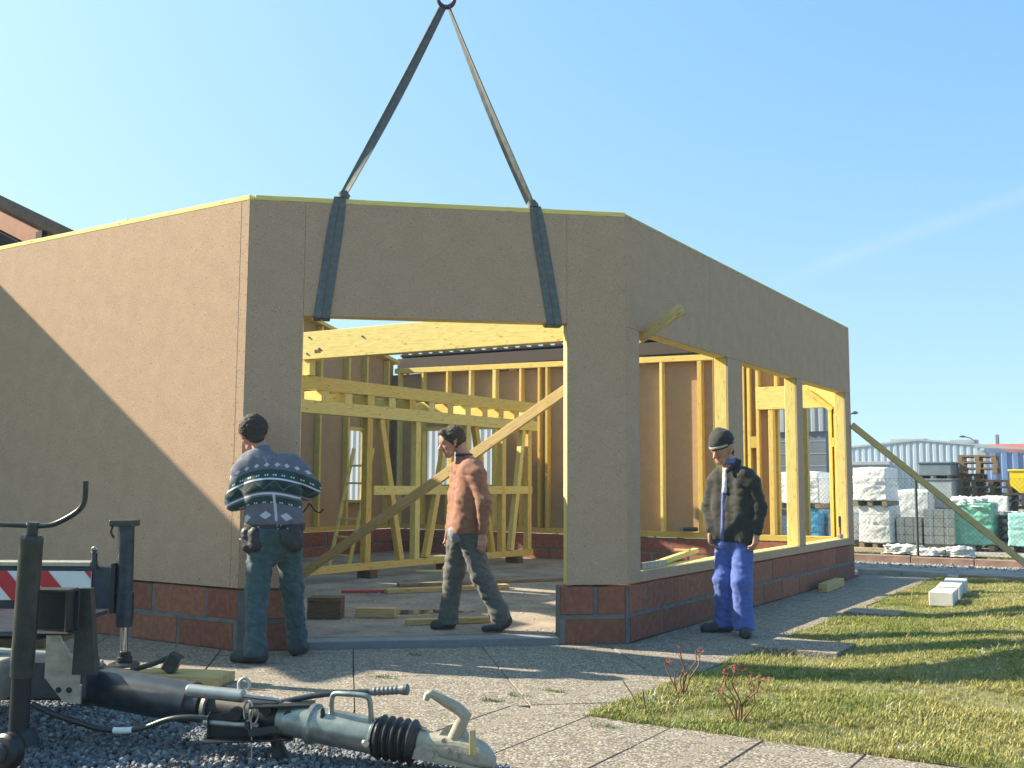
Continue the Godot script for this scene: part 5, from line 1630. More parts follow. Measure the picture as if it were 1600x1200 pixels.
	part("support_leg", lathe(V.call(-2.559, 0.32, -6.90), V.call(-2.562, 0.985, -6.88), [[0, 0], [0, 0.052], [0.10, 0.060], [0.34, 0.060], [0.35, 0.052], [1, 0.052], [1, 0]], 24), M.steel_dark, o)
	part("leg_cap", cbox(Vector3(0.155, 0.042, 0.15), 0.006), M.steel_green, o, V.call(-2.575, 1.0, -6.88))
	part("cap_hook", tube(smooth_path([V.call(-2.63, 0.985, -6.82), V.call(-2.64, 0.94, -6.82), V.call(-2.62, 0.905, -6.82)], 3), 0.008, 8), M.steel_black, o)
	part("support_rod", lathe(V.call(-2.555, 0.13, -6.915), V.call(-2.559, 0.34, -6.90), [[0, 0], [0, 0.024], [1, 0.024], [1, 0]], 20), M.chrome, o)
	part("foot_socket", lathe(V.call(-2.555, 0.085, -6.92), V.call(-2.555, 0.155, -6.92), [[0, 0], [0, 0.052], [0.5, 0.050], [0.55, 0.040], [1, 0.038], [1, 0]], 20), M.steel_black, o)
	part("foot_plate", lathe(V.call(-2.555, 0.066, -6.92), V.call(-2.555, 0.086, -6.92), [[0, 0], [0, 0.10], [0.5, 0.10], [1, 0.075], [1, 0]], 24), M.steel_dark, o)

	# planks under the foot
	var pl := thing("support_plank", yf(-2.25, 0, -6.75), YARD_TURN)
	tag(pl, "thick pale plank on the paving under the support foot", "plank")
	part("timber", cbox(Vector3(0.92, 0.062, 0.24), 0.004), M.plank, pl, Vector3(0.0, 0.033, 0.03), Basis(Vector3.UP, -0.16))
	var ch := thing("wheel_chock_bar", yf(-2.35, 0.066, -6.68), YARD_TURN)
	tag(ch, "dark bar with a slanted pad lying on the plank by the support foot", "bar")
	part("bar", tube([Vector3(-0.06, 0.015, 0.03), Vector3(0.08, 0.055, 0.02), Vector3(0.17, 0.095, 0.02)], 0.017, 10), M.steel_dark, ch)
	part("pad", cbox(Vector3(0.085, 0.12, 0.075), 0.006), M.steel_green, ch, Vector3(0.20, 0.062, 0.02), Basis(Vector3.BACK, -0.5))

func circle(c: Vector3, r: float, u: Vector3, v: Vector3, stretch := 1.0) -> Array:
	u = u.normalized()
	v = (v - u * u.dot(v)).normalized()
	var out := []
	for k in 20: out.append(c + u * cos(TAU * k / 20) * r + v * sin(TAU * k / 20) * r * stretch)
	return out

func smooth_path(p: Array, n: int) -> Array:
	var out := []
	for i in p.size() - 1:
		var a: Vector3 = p[maxi(i - 1, 0)]
		var b: Vector3 = p[i]
		var c: Vector3 = p[i + 1]
		var d: Vector3 = p[mini(i + 2, p.size() - 1)]
		for k in n: out.append(b.cubic_interpolate(c, a, d, float(k) / n))
	out.append(p[-1])
	return out

func coupling_mesh(a: Vector3, b: Vector3) -> ArrayMesh:
	# pressed steel tow coupling: round at the bellows, flattening into a cup with a blunt nose
	var ax := (b - a).normalized()
	var sd := ax.cross(Vector3.UP).normalized()
	var up := sd.cross(ax).normalized()
	var L := (b - a).length()
	# t, half width, top, bottom, squareness
	var sec := [[0.0, 0.052, 0.056, -0.056, 0.0], [0.10, 0.054, 0.058, -0.056, 0.1], [0.30, 0.054, 0.058, -0.058, 0.4], [0.45, 0.052, 0.062, -0.060, 0.7], [0.60, 0.055, 0.066, -0.060, 0.8], [0.72, 0.060, 0.060, -0.058, 0.8], [0.84, 0.060, 0.046, -0.058, 0.7], [0.93, 0.050, 0.022, -0.057, 0.6], [1.0, 0.030, -0.010, -0.055, 0.5]]
	var st := begin()
	st.set_smooth_group(1)
	var N := 24
	var ring := func(s: Array) -> Array:
		var out := []
		for k in N:
			var an := TAU * k / N
			var cx := cos(an)
			var cy := sin(an)
			var e: float = lerpf(1.0, 0.55, s[4])
			var x: float = signf(cx) * pow(absf(cx), e) * s[1]
			var y: float = signf(cy) * pow(absf(cy), e)
			y = lerpf(s[3], s[2], y * 0.5 + 0.5)
			out.append(a + ax * (s[0] * L) + sd * x + up * y)
		return out
	var rings := []
	for s in sec: rings.append(ring.call(s))
	for i in rings.size() - 1:
		for k in N:
			var p: Array = rings[i]
			var q: Array = rings[i + 1]
			var k2 := (k + 1) % N
			var c: Vector3 = a + ax * ((sec[i][0] + sec[i + 1][0]) / 2 * L)
			quad(st, p[k], p[k2], q[k2], q[k], (p[k] + q[k2]) / 2 - c)
	for k in N:
		var q: Array = rings[-1]
		tri(st, q[k], q[(k + 1) % N], b + up * -0.032, ax)
	# side flange low down and the raised web for the lever
	var m := st.commit()
	var s2 := SurfaceTool.new()
	s2.begin(Mesh.PRIMITIVE_TRIANGLES)
	s2.append_from(m, 0, Transform3D.IDENTITY)
	var fl := Basis(ax, up, -sd)
	s2.append_from(plate([Vector2(0.02, -0.055), Vector2(0.30, -0.058), Vector2(0.34, -0.048), Vector2(0.15, -0.030), Vector2(0.10, 0.015), Vector2(0.06, 0.02), Vector2(0.03, -0.01)], 0.124, fl, a), 0, Transform3D.IDENTITY)
	s2.append_from(plate([Vector2(0.12, 0.05), Vector2(0.26, 0.05), Vector2(0.235, 0.085), Vector2(0.19, 0.115), Vector2(0.155, 0.10)], 0.05, fl, a), 0, Transform3D.IDENTITY)
	return s2.commit()

# ------------------------------------------------------------------ small loose things

func loose_things():
	var bp := thing("bracing_plank", Vector3(0.03, 0, -9.15))
	tag(bp, "long plank bracing the far end of the right wall down to the grass", "plank", "bracing planks")
	beam("timber", bp, Vector3(0.0, 2.13, -0.02), Vector3(2.10, 0.03, -1.85), 0.035, 0.09, M.plank)
	var tb := part("timber_piece", cbox(Vector3(0.11, 0.10, 0.95), 0.005), M.plank, self, Vector3(0.16, 0.051, -7.45), Basis(Vector3.UP, 0.05))
	tag(tb, "squared timber piece on the path against the brick plinth", "timber")
	for k in 3:
		var z := -6.28 - k * 0.60
		var o := part("white_block", cbox(Vector3(0.24, 0.15, 0.50), 0.008, k), M.white_block, self, Vector3(1.66 - k * 0.035, lawn_y(1.66, z) + 0.062, z), Basis(Vector3.UP, 0.06 + 0.03 * k))
		tag(o, ["pale concrete block on the lawn, nearest of the three in a row", "pale concrete block on the lawn, middle of the three in a row", "pale concrete block on the lawn, farthest of the three in a row"][k], "block", "pale blocks on the lawn")
	# on the window sill
	var hm := thing("hammer", Vector3(-0.075, 0.5615, -8.80))
	tag(hm, "hammer with red and black handle standing on its head on the far sill", "hammer")
	part("handle", tube([Vector3(0, 0.03, 0), Vector3(0.004, 0.14, 0), Vector3(0.0, 0.155, 0)], [0.014, 0.014, 0.013], 10), M.hammer_red, hm)
	part("grip", tube([Vector3(0, 0.15, 0), Vector3(0, 0.25, 0.0), Vector3(0, 0.30, 0)], [0.015, 0.018, 0.016], 10), M.rubber, hm)
	part("head", cbox(Vector3(0.05, 0.055, 0.16), 0.008), M.zinc_dull, hm, Vector3(0, 0.028, 0))
	var lv := thing("spirit_level", Vector3(-0.05, 0.5615, -2.62))
	tag(lv, "grey spirit level lying on the near end of the window sill", "level")
	part("body", cbox(Vector3(0.028, 0.055, 0.50), 0.003), M.zinc_dull, lv, Vector3(0, 0.028, 0))
	part("end_cap", cbox(Vector3(0.030, 0.057, 0.02), 0.003), M.steel_green, lv, Vector3(0, 0.0285, 0.26))
	var bt := thing("batten", Vector3(-0.12, 0.56, -2.8))
	tag(bt, "bright batten laid from the near sill across to the inside", "batten")
	beam("timber", bt, Vector3(0.02, 0.026, -0.05), Vector3(-0.22, 0.055, -1.5), 0.06, 0.045, M.pine_pale)
	part("cross_strip", cbox(Vector3(0.16, 0.02, 0.04), 0.002), M.plank, bt, Vector3(-0.155, 0.085, -1.0))
	bt.rotation.y = 0.0
	var gr := thing("angle_grinder", Vector3(-2.42, 0.557, -9.22))
	tag(gr, "small dark power tool lying on the bottom plate of the back wall", "tool")
	part("body", tube([Vector3(-0.16, 0.045, 0.0), Vector3(0.02, 0.05, 0.0), Vector3(0.10, 0.05, 0.0)], [0.03, 0.036, 0.03], 12), M.steel_dark, gr)
	part("disc", lathe(Vector3(-0.16, 0.045, 0.02), Vector3(-0.16, 0.045, 0.03), [[0, 0], [0, 0.042], [1, 0.042], [1, 0]], 18), M.zinc, gr)
	var nl := thing("cable", Vector3(-2.05, 1.08, -0.42))
	tag(nl, "short black cable end hooked on the left door post", "cable")
	part("cord", tube(smooth_path([Vector3(0, -0.04, 0), Vector3(0.03, 0.0, 0.0), Vector3(0.05, 0.03, 0.01), Vector3(0.09, -0.02, 0.0), Vector3(0.13, -0.04, 0), Vector3(0.16, -0.01, 0)], 3), 0.007, 8), M.rubber, nl)
	nl.rotation_degrees.y = 41.3

# ------------------------------------------------------------------ plants

func tuft_mesh(seed_: int, blades := 7, height := 0.05) -> ArrayMesh:
	var r := RandomNumberGenerator.new()
	r.seed = seed_
	var st := begin()
	for k in blades:
		var an := r.randf() * TAU
		var lean := Vector3(cos(an), 0, sin(an))
		var o := Vector3(r.randf_range(-0.018, 0.018), 0, r.randf_range(-0.018, 0.018))
		var h := height * r.randf_range(0.55, 1.25)
		var w := lean.cross(Vector3.UP) * r.randf_range(0.0008, 0.0015)
		var p1 := o + lean * h * 0.22 + Vector3(0, h * 0.55, 0)
		var p2 := o + lean * h * r.randf_range(0.5, 0.95) + Vector3(0, h * r.randf_range(0.75, 1.0), 0)
		quad(st, o - w, o + w, p1 + w * 0.8, p1 - w * 0.8, lean.cross(w) + Vector3.UP * 0.001)
		tri(st, p1 - w * 0.8, p1 + w * 0.8, p2, Vector3.UP)
	return st.commit()

func grass_colour(r: RandomNumberGenerator, straw: float) -> Color:
	var g := Color(0.125, 0.172, 0.022).lerp(Color(0.26, 0.265, 0.045), r.randf())
	if r.randf() < straw: g = g.lerp(Color(0.42, 0.34, 0.13), r.randf_range(0.25, 0.8))
	if r.randf() < 0.012: g = Color(0.6, 0.58, 0.5)
	return g

func plants():
	var patch := noise(0.9, 77, FastNoiseLite.TYPE_SIMPLEX_SMOOTH, 3)
	for v in 3:
		multi(["lawn_grass", "lawn_grass_blades", "lawn_grass_straw"][v], tuft_mesh(20 + v, 10, 0.017 + 0.006 * v), 52000, func(r: RandomNumberGenerator):
			# denser close to the camera
			var f: float = pow(r.randf(), 1.25)
			var z: float = 0.45 - f * 10.45
			var x: float = r.randf_range(0.95, 4.6)
			x += absf(r.randfn()) * -0.02
			if x > 3.5 + (-z) * 0.05 + 0.8: return null
			var edge: float = 0.43 + 0.05 * patch.get_noise_2d(x * 3.0, 5.0) + 0.13 * clampf((1.9 - absf(x - 1.6)), 0, 1) * 0.6 - 0.06 * maxf(x - 2.2, 0)
			if z > edge - 0.10 * absf(r.randfn()) * clampf(1.2 - absf(z - edge) * 4.0, 0.0, 1.0): return null
			if x < 0.98 + 0.05 * absf(r.randfn()) and r.randf() < 0.6: return null
			for q in [[0.9, -2.75, 1.60, -2.12], [0.9, -5.17, 1.48, -4.72]]:
				if x > q[0] and x < q[2] and z > q[1] and z < q[3]: return null
			var thin := patch.get_noise_2d(x, z)
			if thin < -0.15 and r.randf() < 0.72: return null
			return [Transform3D(Basis(Vector3.UP, r.randf() * 6.3).scaled(Vector3.ONE * (r.randf_range(0.6, 1.25) + (0.9 if r.randf() < 0.03 else 0.0)) * (1.0 + 0.4 * thin)), Vector3(x, lawn_y(x, z) - 0.016, z)), grass_colour(r, 0.45 + 1.1 * patch.get_noise_2d(x * 0.7 + 9.0, z * 0.7) + (0.18 if v == 2 else 0.0))],
			["short patchy green lawn grass beside the path", "finer green blades of the lawn", "straw coloured blades among the lawn grass"][v], "grass", M.grass)
	# tufts growing in the paving joints
	multi("joint_weeds", tuft_mesh(31, 9, 0.03), 130, func(r: RandomNumberGenerator):
		var spots := [Vector2(0.30, 0.42), Vector2(0.45, -0.02), Vector2(-1.06, -0.62), Vector2(1.15, 0.62), Vector2(0.36, 0.20), Vector2(-0.7, 0.2)]
		var s: Vector2 = spots[r.randi() % spots.size()]
		var p := s + Vector2(r.randfn() * 0.055, r.randfn() * 0.018)
		return [Transform3D(Basis(Vector3.UP, r.randf() * 6.3).scaled(Vector3.ONE * r.randf_range(0.5, 1.1)), Vector3(p.x, -0.004, p.y)), Color(0.10, 0.16, 0.03) * r.randf_range(0.7, 1.3)], "small weeds growing out of the paving", "weeds", M.grass)
	rose("rose_bush", "pruned rose bush with reddish shoots near the corner of the lawn", Vector3(1.17, lawn_y(1.17, -0.34) - 0.01, -0.34), 6, 0.30, 3, 0.05)
	rose("rose_bush", "pruned rose bush with red brown leaves, nearest to the camera", Vector3(1.70, lawn_y(1.70, 0.13) - 0.01, 0.13), 7, 0.27, 8, 0.9)
	var sk := thing("bare_stem", Vector3(1.13, 0.0, 0.18))
	tag(sk, "bare dark stem leaning out of the lawn corner, left of the roses", "stem", "bare stems at the lawn corner")
	part("stem", tube([Vector3(0, 0, 0), Vector3(-0.06, 0.08, -0.04), Vector3(-0.13, 0.14, -0.07)], [0.006, 0.005, 0.004], 6), M.old_wood, sk)
	var sk2 := thing("bare_stem", Vector3(1.19, 0.0, 0.20))
	tag(sk2, "short upright bare stem beside the leaning one", "stem", "bare stems at the lawn corner")
	part("stem", tube([Vector3(0, 0, 0), Vector3(-0.025, 0.07, -0.02), Vector3(-0.03, 0.115, -0.02)], [0.006, 0.005, 0.004], 6), M.old_wood, sk2)

func rose(called: String, label: String, at: Vector3, canes: int, h: float, seed_: int, leafy: float):
	var r := RandomNumberGenerator.new()
	r.seed = seed_
	var o := thing(called, at)
	tag(o, label, "rose bush", "pruned rose bushes")
	var cane_m: StandardMaterial3D = M.cane
	var leaf_m: StandardMaterial3D = M.red_leaf
	for k in canes:
		var an := TAU * k / canes + r.randf() * 0.7
		var d := Vector3(cos(an), 0, sin(an))
		var hh := h * r.randf_range(0.55, 1.1)
		var p := [d * 0.02, d * (0.04 + 0.03 * r.randf()) + Vector3(r.randf_range(-0.03, 0.03), hh * 0.4, r.randf_range(-0.03, 0.03)), d * (0.05 + 0.06 * r.randf()) + Vector3(r.randf_range(-0.04, 0.04), hh * 0.75, r.randf_range(-0.04, 0.04)), d * (0.06 + 0.09 * r.randf()) + Vector3(0, hh, 0)]
		var c := part("cane", tube(p, [0.0055, 0.005, 0.004, 0.003], 6), cane_m, o)
		var shoots := 3 if leafy < 0.5 else (7 if k < 2 else 2)
		for q in shoots:
			var f := r.randf_range(0.5, 1.0)
			var b: Vector3 = p[2].lerp(p[3], f) if f > 0.6 else p[1].lerp(p[2], f)
			var e := b + Vector3(r.randf_range(-0.05, 0.05), r.randf_range(0.01, 0.05), r.randf_range(-0.05, 0.05))
			part("shoot", tube([b, (b + e) / 2 + Vector3(0, 0.008, 0), e], [0.0025, 0.002, 0.0012], 5), cane_m, c)
			var st := begin()
			for l in (5 if leafy > 0.5 else 3):
				var la := r.randf() * TAU
				var ld := Vector3(cos(la), r.randf_range(-0.3, 0.7), sin(la)).normalized()
				var w := ld.cross(Vector3.UP).normalized() * r.randf_range(0.004, 0.009)
				var ll := r.randf_range(0.014, 0.032)
				var bb := b.lerp(e, r.randf_range(0.4, 1.0))
				quad(st, bb, bb + ld * ll * 0.5 + w, bb + ld * ll, bb + ld * ll * 0.5 - w, Vector3.UP)
			part("leaves", st.commit(), leaf_m, c)

# ------------------------------------------------------------------ people
# Every figure is a field of tapered bones meshed with surface nets. Local frame: +x to the right, +z towards the lawn side, y up.

func field_into(st: SurfaceTool, bones: Array, cell: float, k: float, fold := 0.0, fold_freq := 9.0, fold_seed := 1, cuts: Array = []):
	# bones: [a, b, radius a, radius b, optional squash Vector3]; cuts: [point, normal] half-spaces that are removed
	var lo := Vector3.ONE * 1e9
	var hi := -lo
	for b in bones:
		var r: float = maxf(b[2], b[3]) + 2.5 * cell + k * 0.5 + fold
		for p in [b[0], b[1]]:
			lo = lo.min(p - Vector3.ONE * r)
			hi = hi.max(p + Vector3.ONE * r)
	var nx := int(ceil((hi.x - lo.x) / cell)) + 1
	var ny := int(ceil((hi.y - lo.y) / cell)) + 1
	var nz := int(ceil((hi.z - lo.z) / cell)) + 1
	var f := PackedFloat32Array()
	f.resize(nx * ny * nz)
	f.fill(1.0)
	var ns := noise(fold_freq, fold_seed, FastNoiseLite.TYPE_SIMPLEX_SMOOTH, 2)
	for b in bones:
		var a: Vector3 = b[0]
		var e: Vector3 = b[1]
		var ra: float = b[2]
		var rb: float = b[3]
		var ab := e - a
		var l2 := maxf(ab.length_squared(), 1e-9)
		var pad: float = maxf(ra, rb) + 2.5 * cell + k * 0.5 + fold
		var i0 := maxi(int((minf(a.x, e.x) - pad - lo.x) / cell), 0)
		var i1 := mini(int((maxf(a.x, e.x) + pad - lo.x) / cell) + 1, nx - 1)
		var j0 := maxi(int((minf(a.y, e.y) - pad - lo.y) / cell), 0)
		var j1 := mini(int((maxf(a.y, e.y) + pad - lo.y) / cell) + 1, ny - 1)
		var k0 := maxi(int((minf(a.z, e.z) - pad - lo.z) / cell), 0)
		var k1 := mini(int((maxf(a.z, e.z) + pad - lo.z) / cell) + 1, nz - 1)
		var kk := k if b.size() < 5 else minf(k, b[4])
		for j in range(j0, j1 + 1):
			var y := lo.y + j * cell
			for q in range(k0, k1 + 1):
				var z := lo.z + q * cell
				var row := (j * nz + q) * nx
				for i in range(i0, i1 + 1):
					var p := Vector3(lo.x + i * cell, y, z)
					var t := clampf((p - a).dot(ab) / l2, 0.0, 1.0)
					var d := (p - a - ab * t).length() - ra - (rb - ra) * t
					var o := f[row + i]
					if o > 0.9: f[row + i] = d
					else:
						var h := maxf(kk - absf(o - d), 0.0) / kk
						f[row + i] = minf(o, d) - h * h * kk * 0.25
	if fold > 0.0 or cuts.size() > 0:
		for j in ny:
			for q in nz:
				var row := (j * nz + q) * nx
				for i in nx:
					var v := f[row + i]
					if absf(v) > 5.0 * cell + 0.03: continue
					var p := lo + Vector3(i, j, q) * cell
					if fold > 0.0:
						var e := ns.get_noise_3d(p.x * 0.7, p.y * 1.25 + p.x * 0.5, p.z * 0.7)
						v += fold * (0.15 - 1.5 * absf(e))
					for c in cuts: v = maxf(v, (p - c[0]).dot(c[1]))
					f[row + i] = v
	# surface nets
	var vid := {}
	var vp := PackedVector3Array()
	var sx := 1
	var sz := nx
	var sy := nx * nz
	var off := [0, sx, sz, sx + sz, sy, sy + sx, sy + sz, sy + sx + sz]
	var edges := [[0, 1], [0, 2], [0, 4], [1, 3], [1, 5], [2, 3], [2, 6], [3, 7], [4, 5], [4, 6], [5, 7], [6, 7]]
	var cpos := [Vector3(0, 0, 0), Vector3(1, 0, 0), Vector3(0, 0, 1), Vector3(1, 0, 1), Vector3(0, 1, 0), Vector3(1, 1, 0), Vector3(0, 1, 1), Vector3(1, 1, 1)]
	var lim := 4.0 * cell
	for j in ny - 1:
		for q in nz - 1:
			var row := (j * nz + q) * nx
			for i in nx - 1:
				var o := row + i
				if absf(f[o]) > lim: continue
				var mask := 0
				for c in 8:
					if f[o + off[c]] < 0.0: mask |= 1 << c
				if mask == 0 or mask == 255: continue
				var s := Vector3.ZERO
				var n := 0
				for e in edges:
					var va := f[o + off[e[0]]]
					var vb := f[o + off[e[1]]]
					if (va < 0.0) != (vb < 0.0):
						s += cpos[e[0]].lerp(cpos[e[1]], va / (va - vb))
						n += 1
				vid[o] = vp.size()
				vp.append(lo + (Vector3(i, j, q) + s / n) * cell)
	var nm := PackedVector3Array()
	nm.resize(vp.size())
	var tris := PackedInt32Array()
	for o in vid:
		var inside := f[o] < 0.0
		for ax in 3:
			var st1: int = [sx, sy, sz][ax]
			if (f[o + st1] < 0.0) == inside: continue
			var u: int = [sy, sz, sx][ax]
			var w: int = [sz, sx, sy][ax]
			if not (vid.has(o - u) and vid.has(o - w) and vid.has(o - u - w)): continue
			var A: int = vid[o]
			var B: int = vid[o - u]
			var C: int = vid[o - u - w]
			var D: int = vid[o - w]
			if inside: tris.append_array([A, C, B, A, D, C])
			else: tris.append_array([A, B, C, A, C, D])
	for t in range(0, tris.size(), 3):
		var n := (vp[tris[t + 2]] - vp[tris[t]]).cross(vp[tris[t + 1]] - vp[tris[t]])
		for c in 3: nm[tris[t + c]] += n
	for t in tris:
		st.set_normal(nm[t].normalized())
		st.set_uv(Vector2(vp[t].x, vp[t].y))
		st.add_vertex(vp[t])

func field(bones: Array, cell: float, k: float, fold := 0.0, freq := 9.0, seed_ := 1, cuts: Array = []) -> ArrayMesh:
	var st := begin()
	field_into(st, bones, cell, k, fold, freq, seed_, cuts)
	return st.commit()

func head_bones(c: Vector3, look: Vector3, tilt := Vector3.UP) -> Dictionary:
	# skull, face and ears about centre c, facing look
	var fwd := look.normalized()
	var sd := fwd.cross(tilt).normalized()
	var up := sd.cross(fwd).normalized()
	var K := 1.12
	var H := func(x: float, y: float, z: float) -> Vector3: return c + (sd * x + up * y + fwd * z) * K
	var s := []
	s.append([H.call(0, 0.040, -0.022), H.call(0, 0.034, 0.020), 0.078, 0.072])
	s.append([H.call(-0.018, 0.028, -0.02), H.call(0.018, 0.028, -0.02), 0.072, 0.072])
	s.append([H.call(0, -0.030, 0.030), H.call(0, -0.066, 0.044), 0.052, 0.040])
	s.append([H.call(-0.022, -0.072, 0.054), H.call(0.022, -0.072, 0.054), 0.026, 0.026])
	s.append([H.call(-0.032, -0.02, 0.048), H.call(0.032, -0.02, 0.048), 0.028, 0.028])
	s.append([H.call(-0.036, 0.022, 0.066), H.call(0.036, 0.022, 0.066), 0.016, 0.016])
	s.append([H.call(0, 0.012, 0.082), H.call(0, -0.024, 0.108), 0.009, 0.013, 0.012])
	s.append([H.call(-0.010, -0.028, 0.096), H.call(0.010, -0.028, 0.096), 0.010, 0.010, 0.010])
	s.append([H.call(-0.016, -0.050, 0.078), H.call(0.016, -0.050, 0.078), 0.009, 0.009, 0.008])
	s.append([H.call(-0.014, -0.061, 0.076), H.call(0.014, -0.061, 0.076), 0.009, 0.009, 0.008])
	for q in [-1.0, 1.0]:
		s.append([H.call(q * 0.078, 0.020, -0.012), H.call(q * 0.075, -0.026, 0.002), 0.015, 0.010, 0.006])
		s.append([H.call(q * 0.086, 0.018, -0.020), H.call(q * 0.084, 0.0, -0.018), 0.010, 0.008, 0.006])
	for b in s:
		b[2] *= K
		b[3] *= K
	return {"bones": s, "fwd": fwd, "side": sd, "up": up, "at": H}

func hand_bones(wrist: Vector3, dirn: Vector3, palm_normal: Vector3, thumb_side: float, curl := 0.5) -> Array:
	var d := dirn.normalized()
	var s := d.cross(palm_normal).normalized()
	var n := s.cross(d).normalized()
	var out := []
	out.append([wrist, wrist + d * 0.02, 0.026, 0.027])
	for q in [-0.026, -0.009, 0.009, 0.026]:
		out.append([wrist + d * 0.015 + s * q * 0.8, wrist + d * 0.085 + s * q, 0.016, 0.0125])
	var ln := [0.066, 0.078, 0.073, 0.056]
	for i in 4:
		var q: float = (-0.028 + i * 0.0187) * -thumb_side
		var p := wrist + d * 0.088 + s * q
		var a := curl * (0.8 + 0.12 * i)
		var d1 := (d * cos(a) + n * sin(a))
		var d2 := (d * cos(a * 2.0) + n * sin(a * 2.0))
		var p1 = p + d1 * ln[i] * 0.5
		var p2 = p1 + d2 * ln[i] * 0.5
		out.append([p, p1, 0.0095, 0.0088, 0.004])
		out.append([p1, p2, 0.0088, 0.0075, 0.004])
	var ts := s * 0.030 * thumb_side
	var t0 := wrist + d * 0.028 + ts * 0.8
	var t1 := t0 + (d * 0.75 + s * thumb_side * 0.55 + n * 0.35).normalized() * 0.042
	var t2 := t1 + (d * 0.9 + s * thumb_side * 0.1 + n * 0.4).normalized() * 0.030
	out.append([t0, t1, 0.0135, 0.0105, 0.006])
	out.append([t1, t2, 0.0105, 0.0085, 0.004])
	return out

func limb(pts: Array, rr: Array) -> Array:
	var out := []
	for i in pts.size() - 1: out.append([pts[i], pts[i + 1], rr[i], rr[i + 1]])
	return out

func shoe_bones(heel: Vector3, dirn: Vector3, length := 0.27) -> Array:
	var d := dirn.normalized()
	var s := d.cross(Vector3.UP).normalized()
	var out := []
	out.append([heel + Vector3(0, 0.045, 0), heel + d * length * 0.45 + Vector3(0, 0.040, 0), 0.042, 0.040])
	out.append([heel + d * length * 0.45 + Vector3(0, 0.036, 0) - s * 0.008, heel + d * (length - 0.06) + Vector3(0, 0.032, 0), 0.042, 0.035])
	out.append([heel + d * length * 0.5 + Vector3(0, 0.03, 0) + s * 0.010, heel + d * (length - 0.065) + Vector3(0, 0.03, 0) + s * 0.006, 0.038, 0.034])
	out.append([heel + d * 0.01 + Vector3(0, 0.05, 0), heel + d * 0.02 + Vector3(0, 0.11, 0), 0.042, 0.046])
	return out

func cloth(c: Color, seed_: int, amount := 0.25, rough := 0.9) -> StandardMaterial3D:
	var m := mottled(c, amount, 0.22, rough, 0.0, seed_)
	m.rim_enabled = true
	m.rim = 0.25
	m.heightmap_enabled = true
	m.heightmap_texture = m.albedo_texture
	m.heightmap_scale = 0.5
	return m

func eyes_and_brows(o: Node, hd: Dictionary, m_eye: Material, m_brow: Material):
	var H: Callable = hd["at"]
	var up: Vector3 = hd["up"]
	for q in [-1.0, 1.0]:
		part("eye", field([[H.call(q * 0.031, 0.002, 0.070), H.call(q * 0.033, 0.002, 0.070), 0.0105, 0.0105]], 0.003, 0.002), m_eye, o)
		part("eyebrow", field([[H.call(q * 0.016, 0.020, 0.083), H.call(q * 0.046, 0.022, 0.072), 0.0045, 0.004]], 0.0025, 0.002), m_brow, o)

func jumper_texture() -> StandardMaterial3D:
	# knitted pattern of the sweater: blue grey ground, dark green bands, white lines, lozenges and dots
	var w := 512
	var h := 512
	var im := Image.create(w, h, false, Image.FORMAT_RGB8)
	var n := noise(0.25, 5, FastNoiseLite.TYPE_SIMPLEX, 2)
	var base := lin(0.115, 0.120, 0.155)
	var green := lin(0.018, 0.050, 0.048)
	var black := lin(0.012, 0.022, 0.022)
	var white := lin(0.56, 0.56, 0.60)
	var teal := lin(0.03, 0.10, 0.085)
	for j in h:
		for i in w:
			# x -0.5..0.5, y 0.9..1.6 in metres of the figure
			var x := (i + 0.5) / w - 0.5
			var y := 1.60 - 0.70 * (j + 0.5) / h
			var bow := 0.9 * x * x          # bands sag towards the sleeves
			var v := y + bow - 0.02 * x
			var c := base
			if v > 1.300 and v < 1.372: c = green
			if v > 1.212 and v <= 1.300: c = black
			if v > 1.125 and v <= 1.175: c = green
			if v > 1.262 and v < 1.300:
				if absf(fmod(absf(x) * 7.0, 1.0) - 0.5) * 0.06 < absf(v - 1.262) * 0.0 : c = teal
			# faint zigzag inside the black band
			var zz := absf(fmod(x + 5.0, 0.14) - 0.07) * 0.9 + 1.228
			if absf(v - zz) < 0.006: c = teal
			if absf(v - 1.302) < 0.0065 or absf(v - 1.196) < 0.0065: c = white
			# pairs of dots along the bands
			for row in [1.330, 1.133]:
				if absf(v - row) < 0.0055:
					var ph := fmod(x + 5.0, 0.062)
					if ph < 0.010 or (ph > 0.016 and ph < 0.026): c = white
			# white lozenges round the yoke and above the hem
			for e in [[1.405, 0.072, 0.021, 0.016], [1.040, 0.150, 0.042, 0.030]]:
				var px = fmod(x + 5.0 + (0.036 if e[0] > 1.2 else 0.04), e[1]) - e[1] / 2
				if absf(px) / e[2] + absf(v - e[0]) / e[3] < 1.0: c = lin(0.46, 0.47, 0.52)
			if absf(x - 0.045 - (1.196 - y) * 0.10) < 0.010 and v < 1.196 and v > 1.0: c = lin(0.45, 0.46, 0.52)
			if v < 0.975: c = lin(0.075, 0.085, 0.13)
			var k := 1.0 + 0.35 * n.get_noise_2d(i, j)
			im.set_pixel(i, j, Color(minf(c.r * k, 1), minf(c.g * k, 1), minf(c.b * k, 1)).linear_to_srgb())
	var m := StandardMaterial3D.new()
	m.albedo_texture = tex(im)
	m.uv1_scale = Vector3(1, -1.0 / 0.70, 1)
	m.uv1_offset = Vector3(0.5, 1.60 / 0.70, 0)
	m.roughness = 0.95
	m.rim_enabled = true
	m.rim = 0.25
	return m

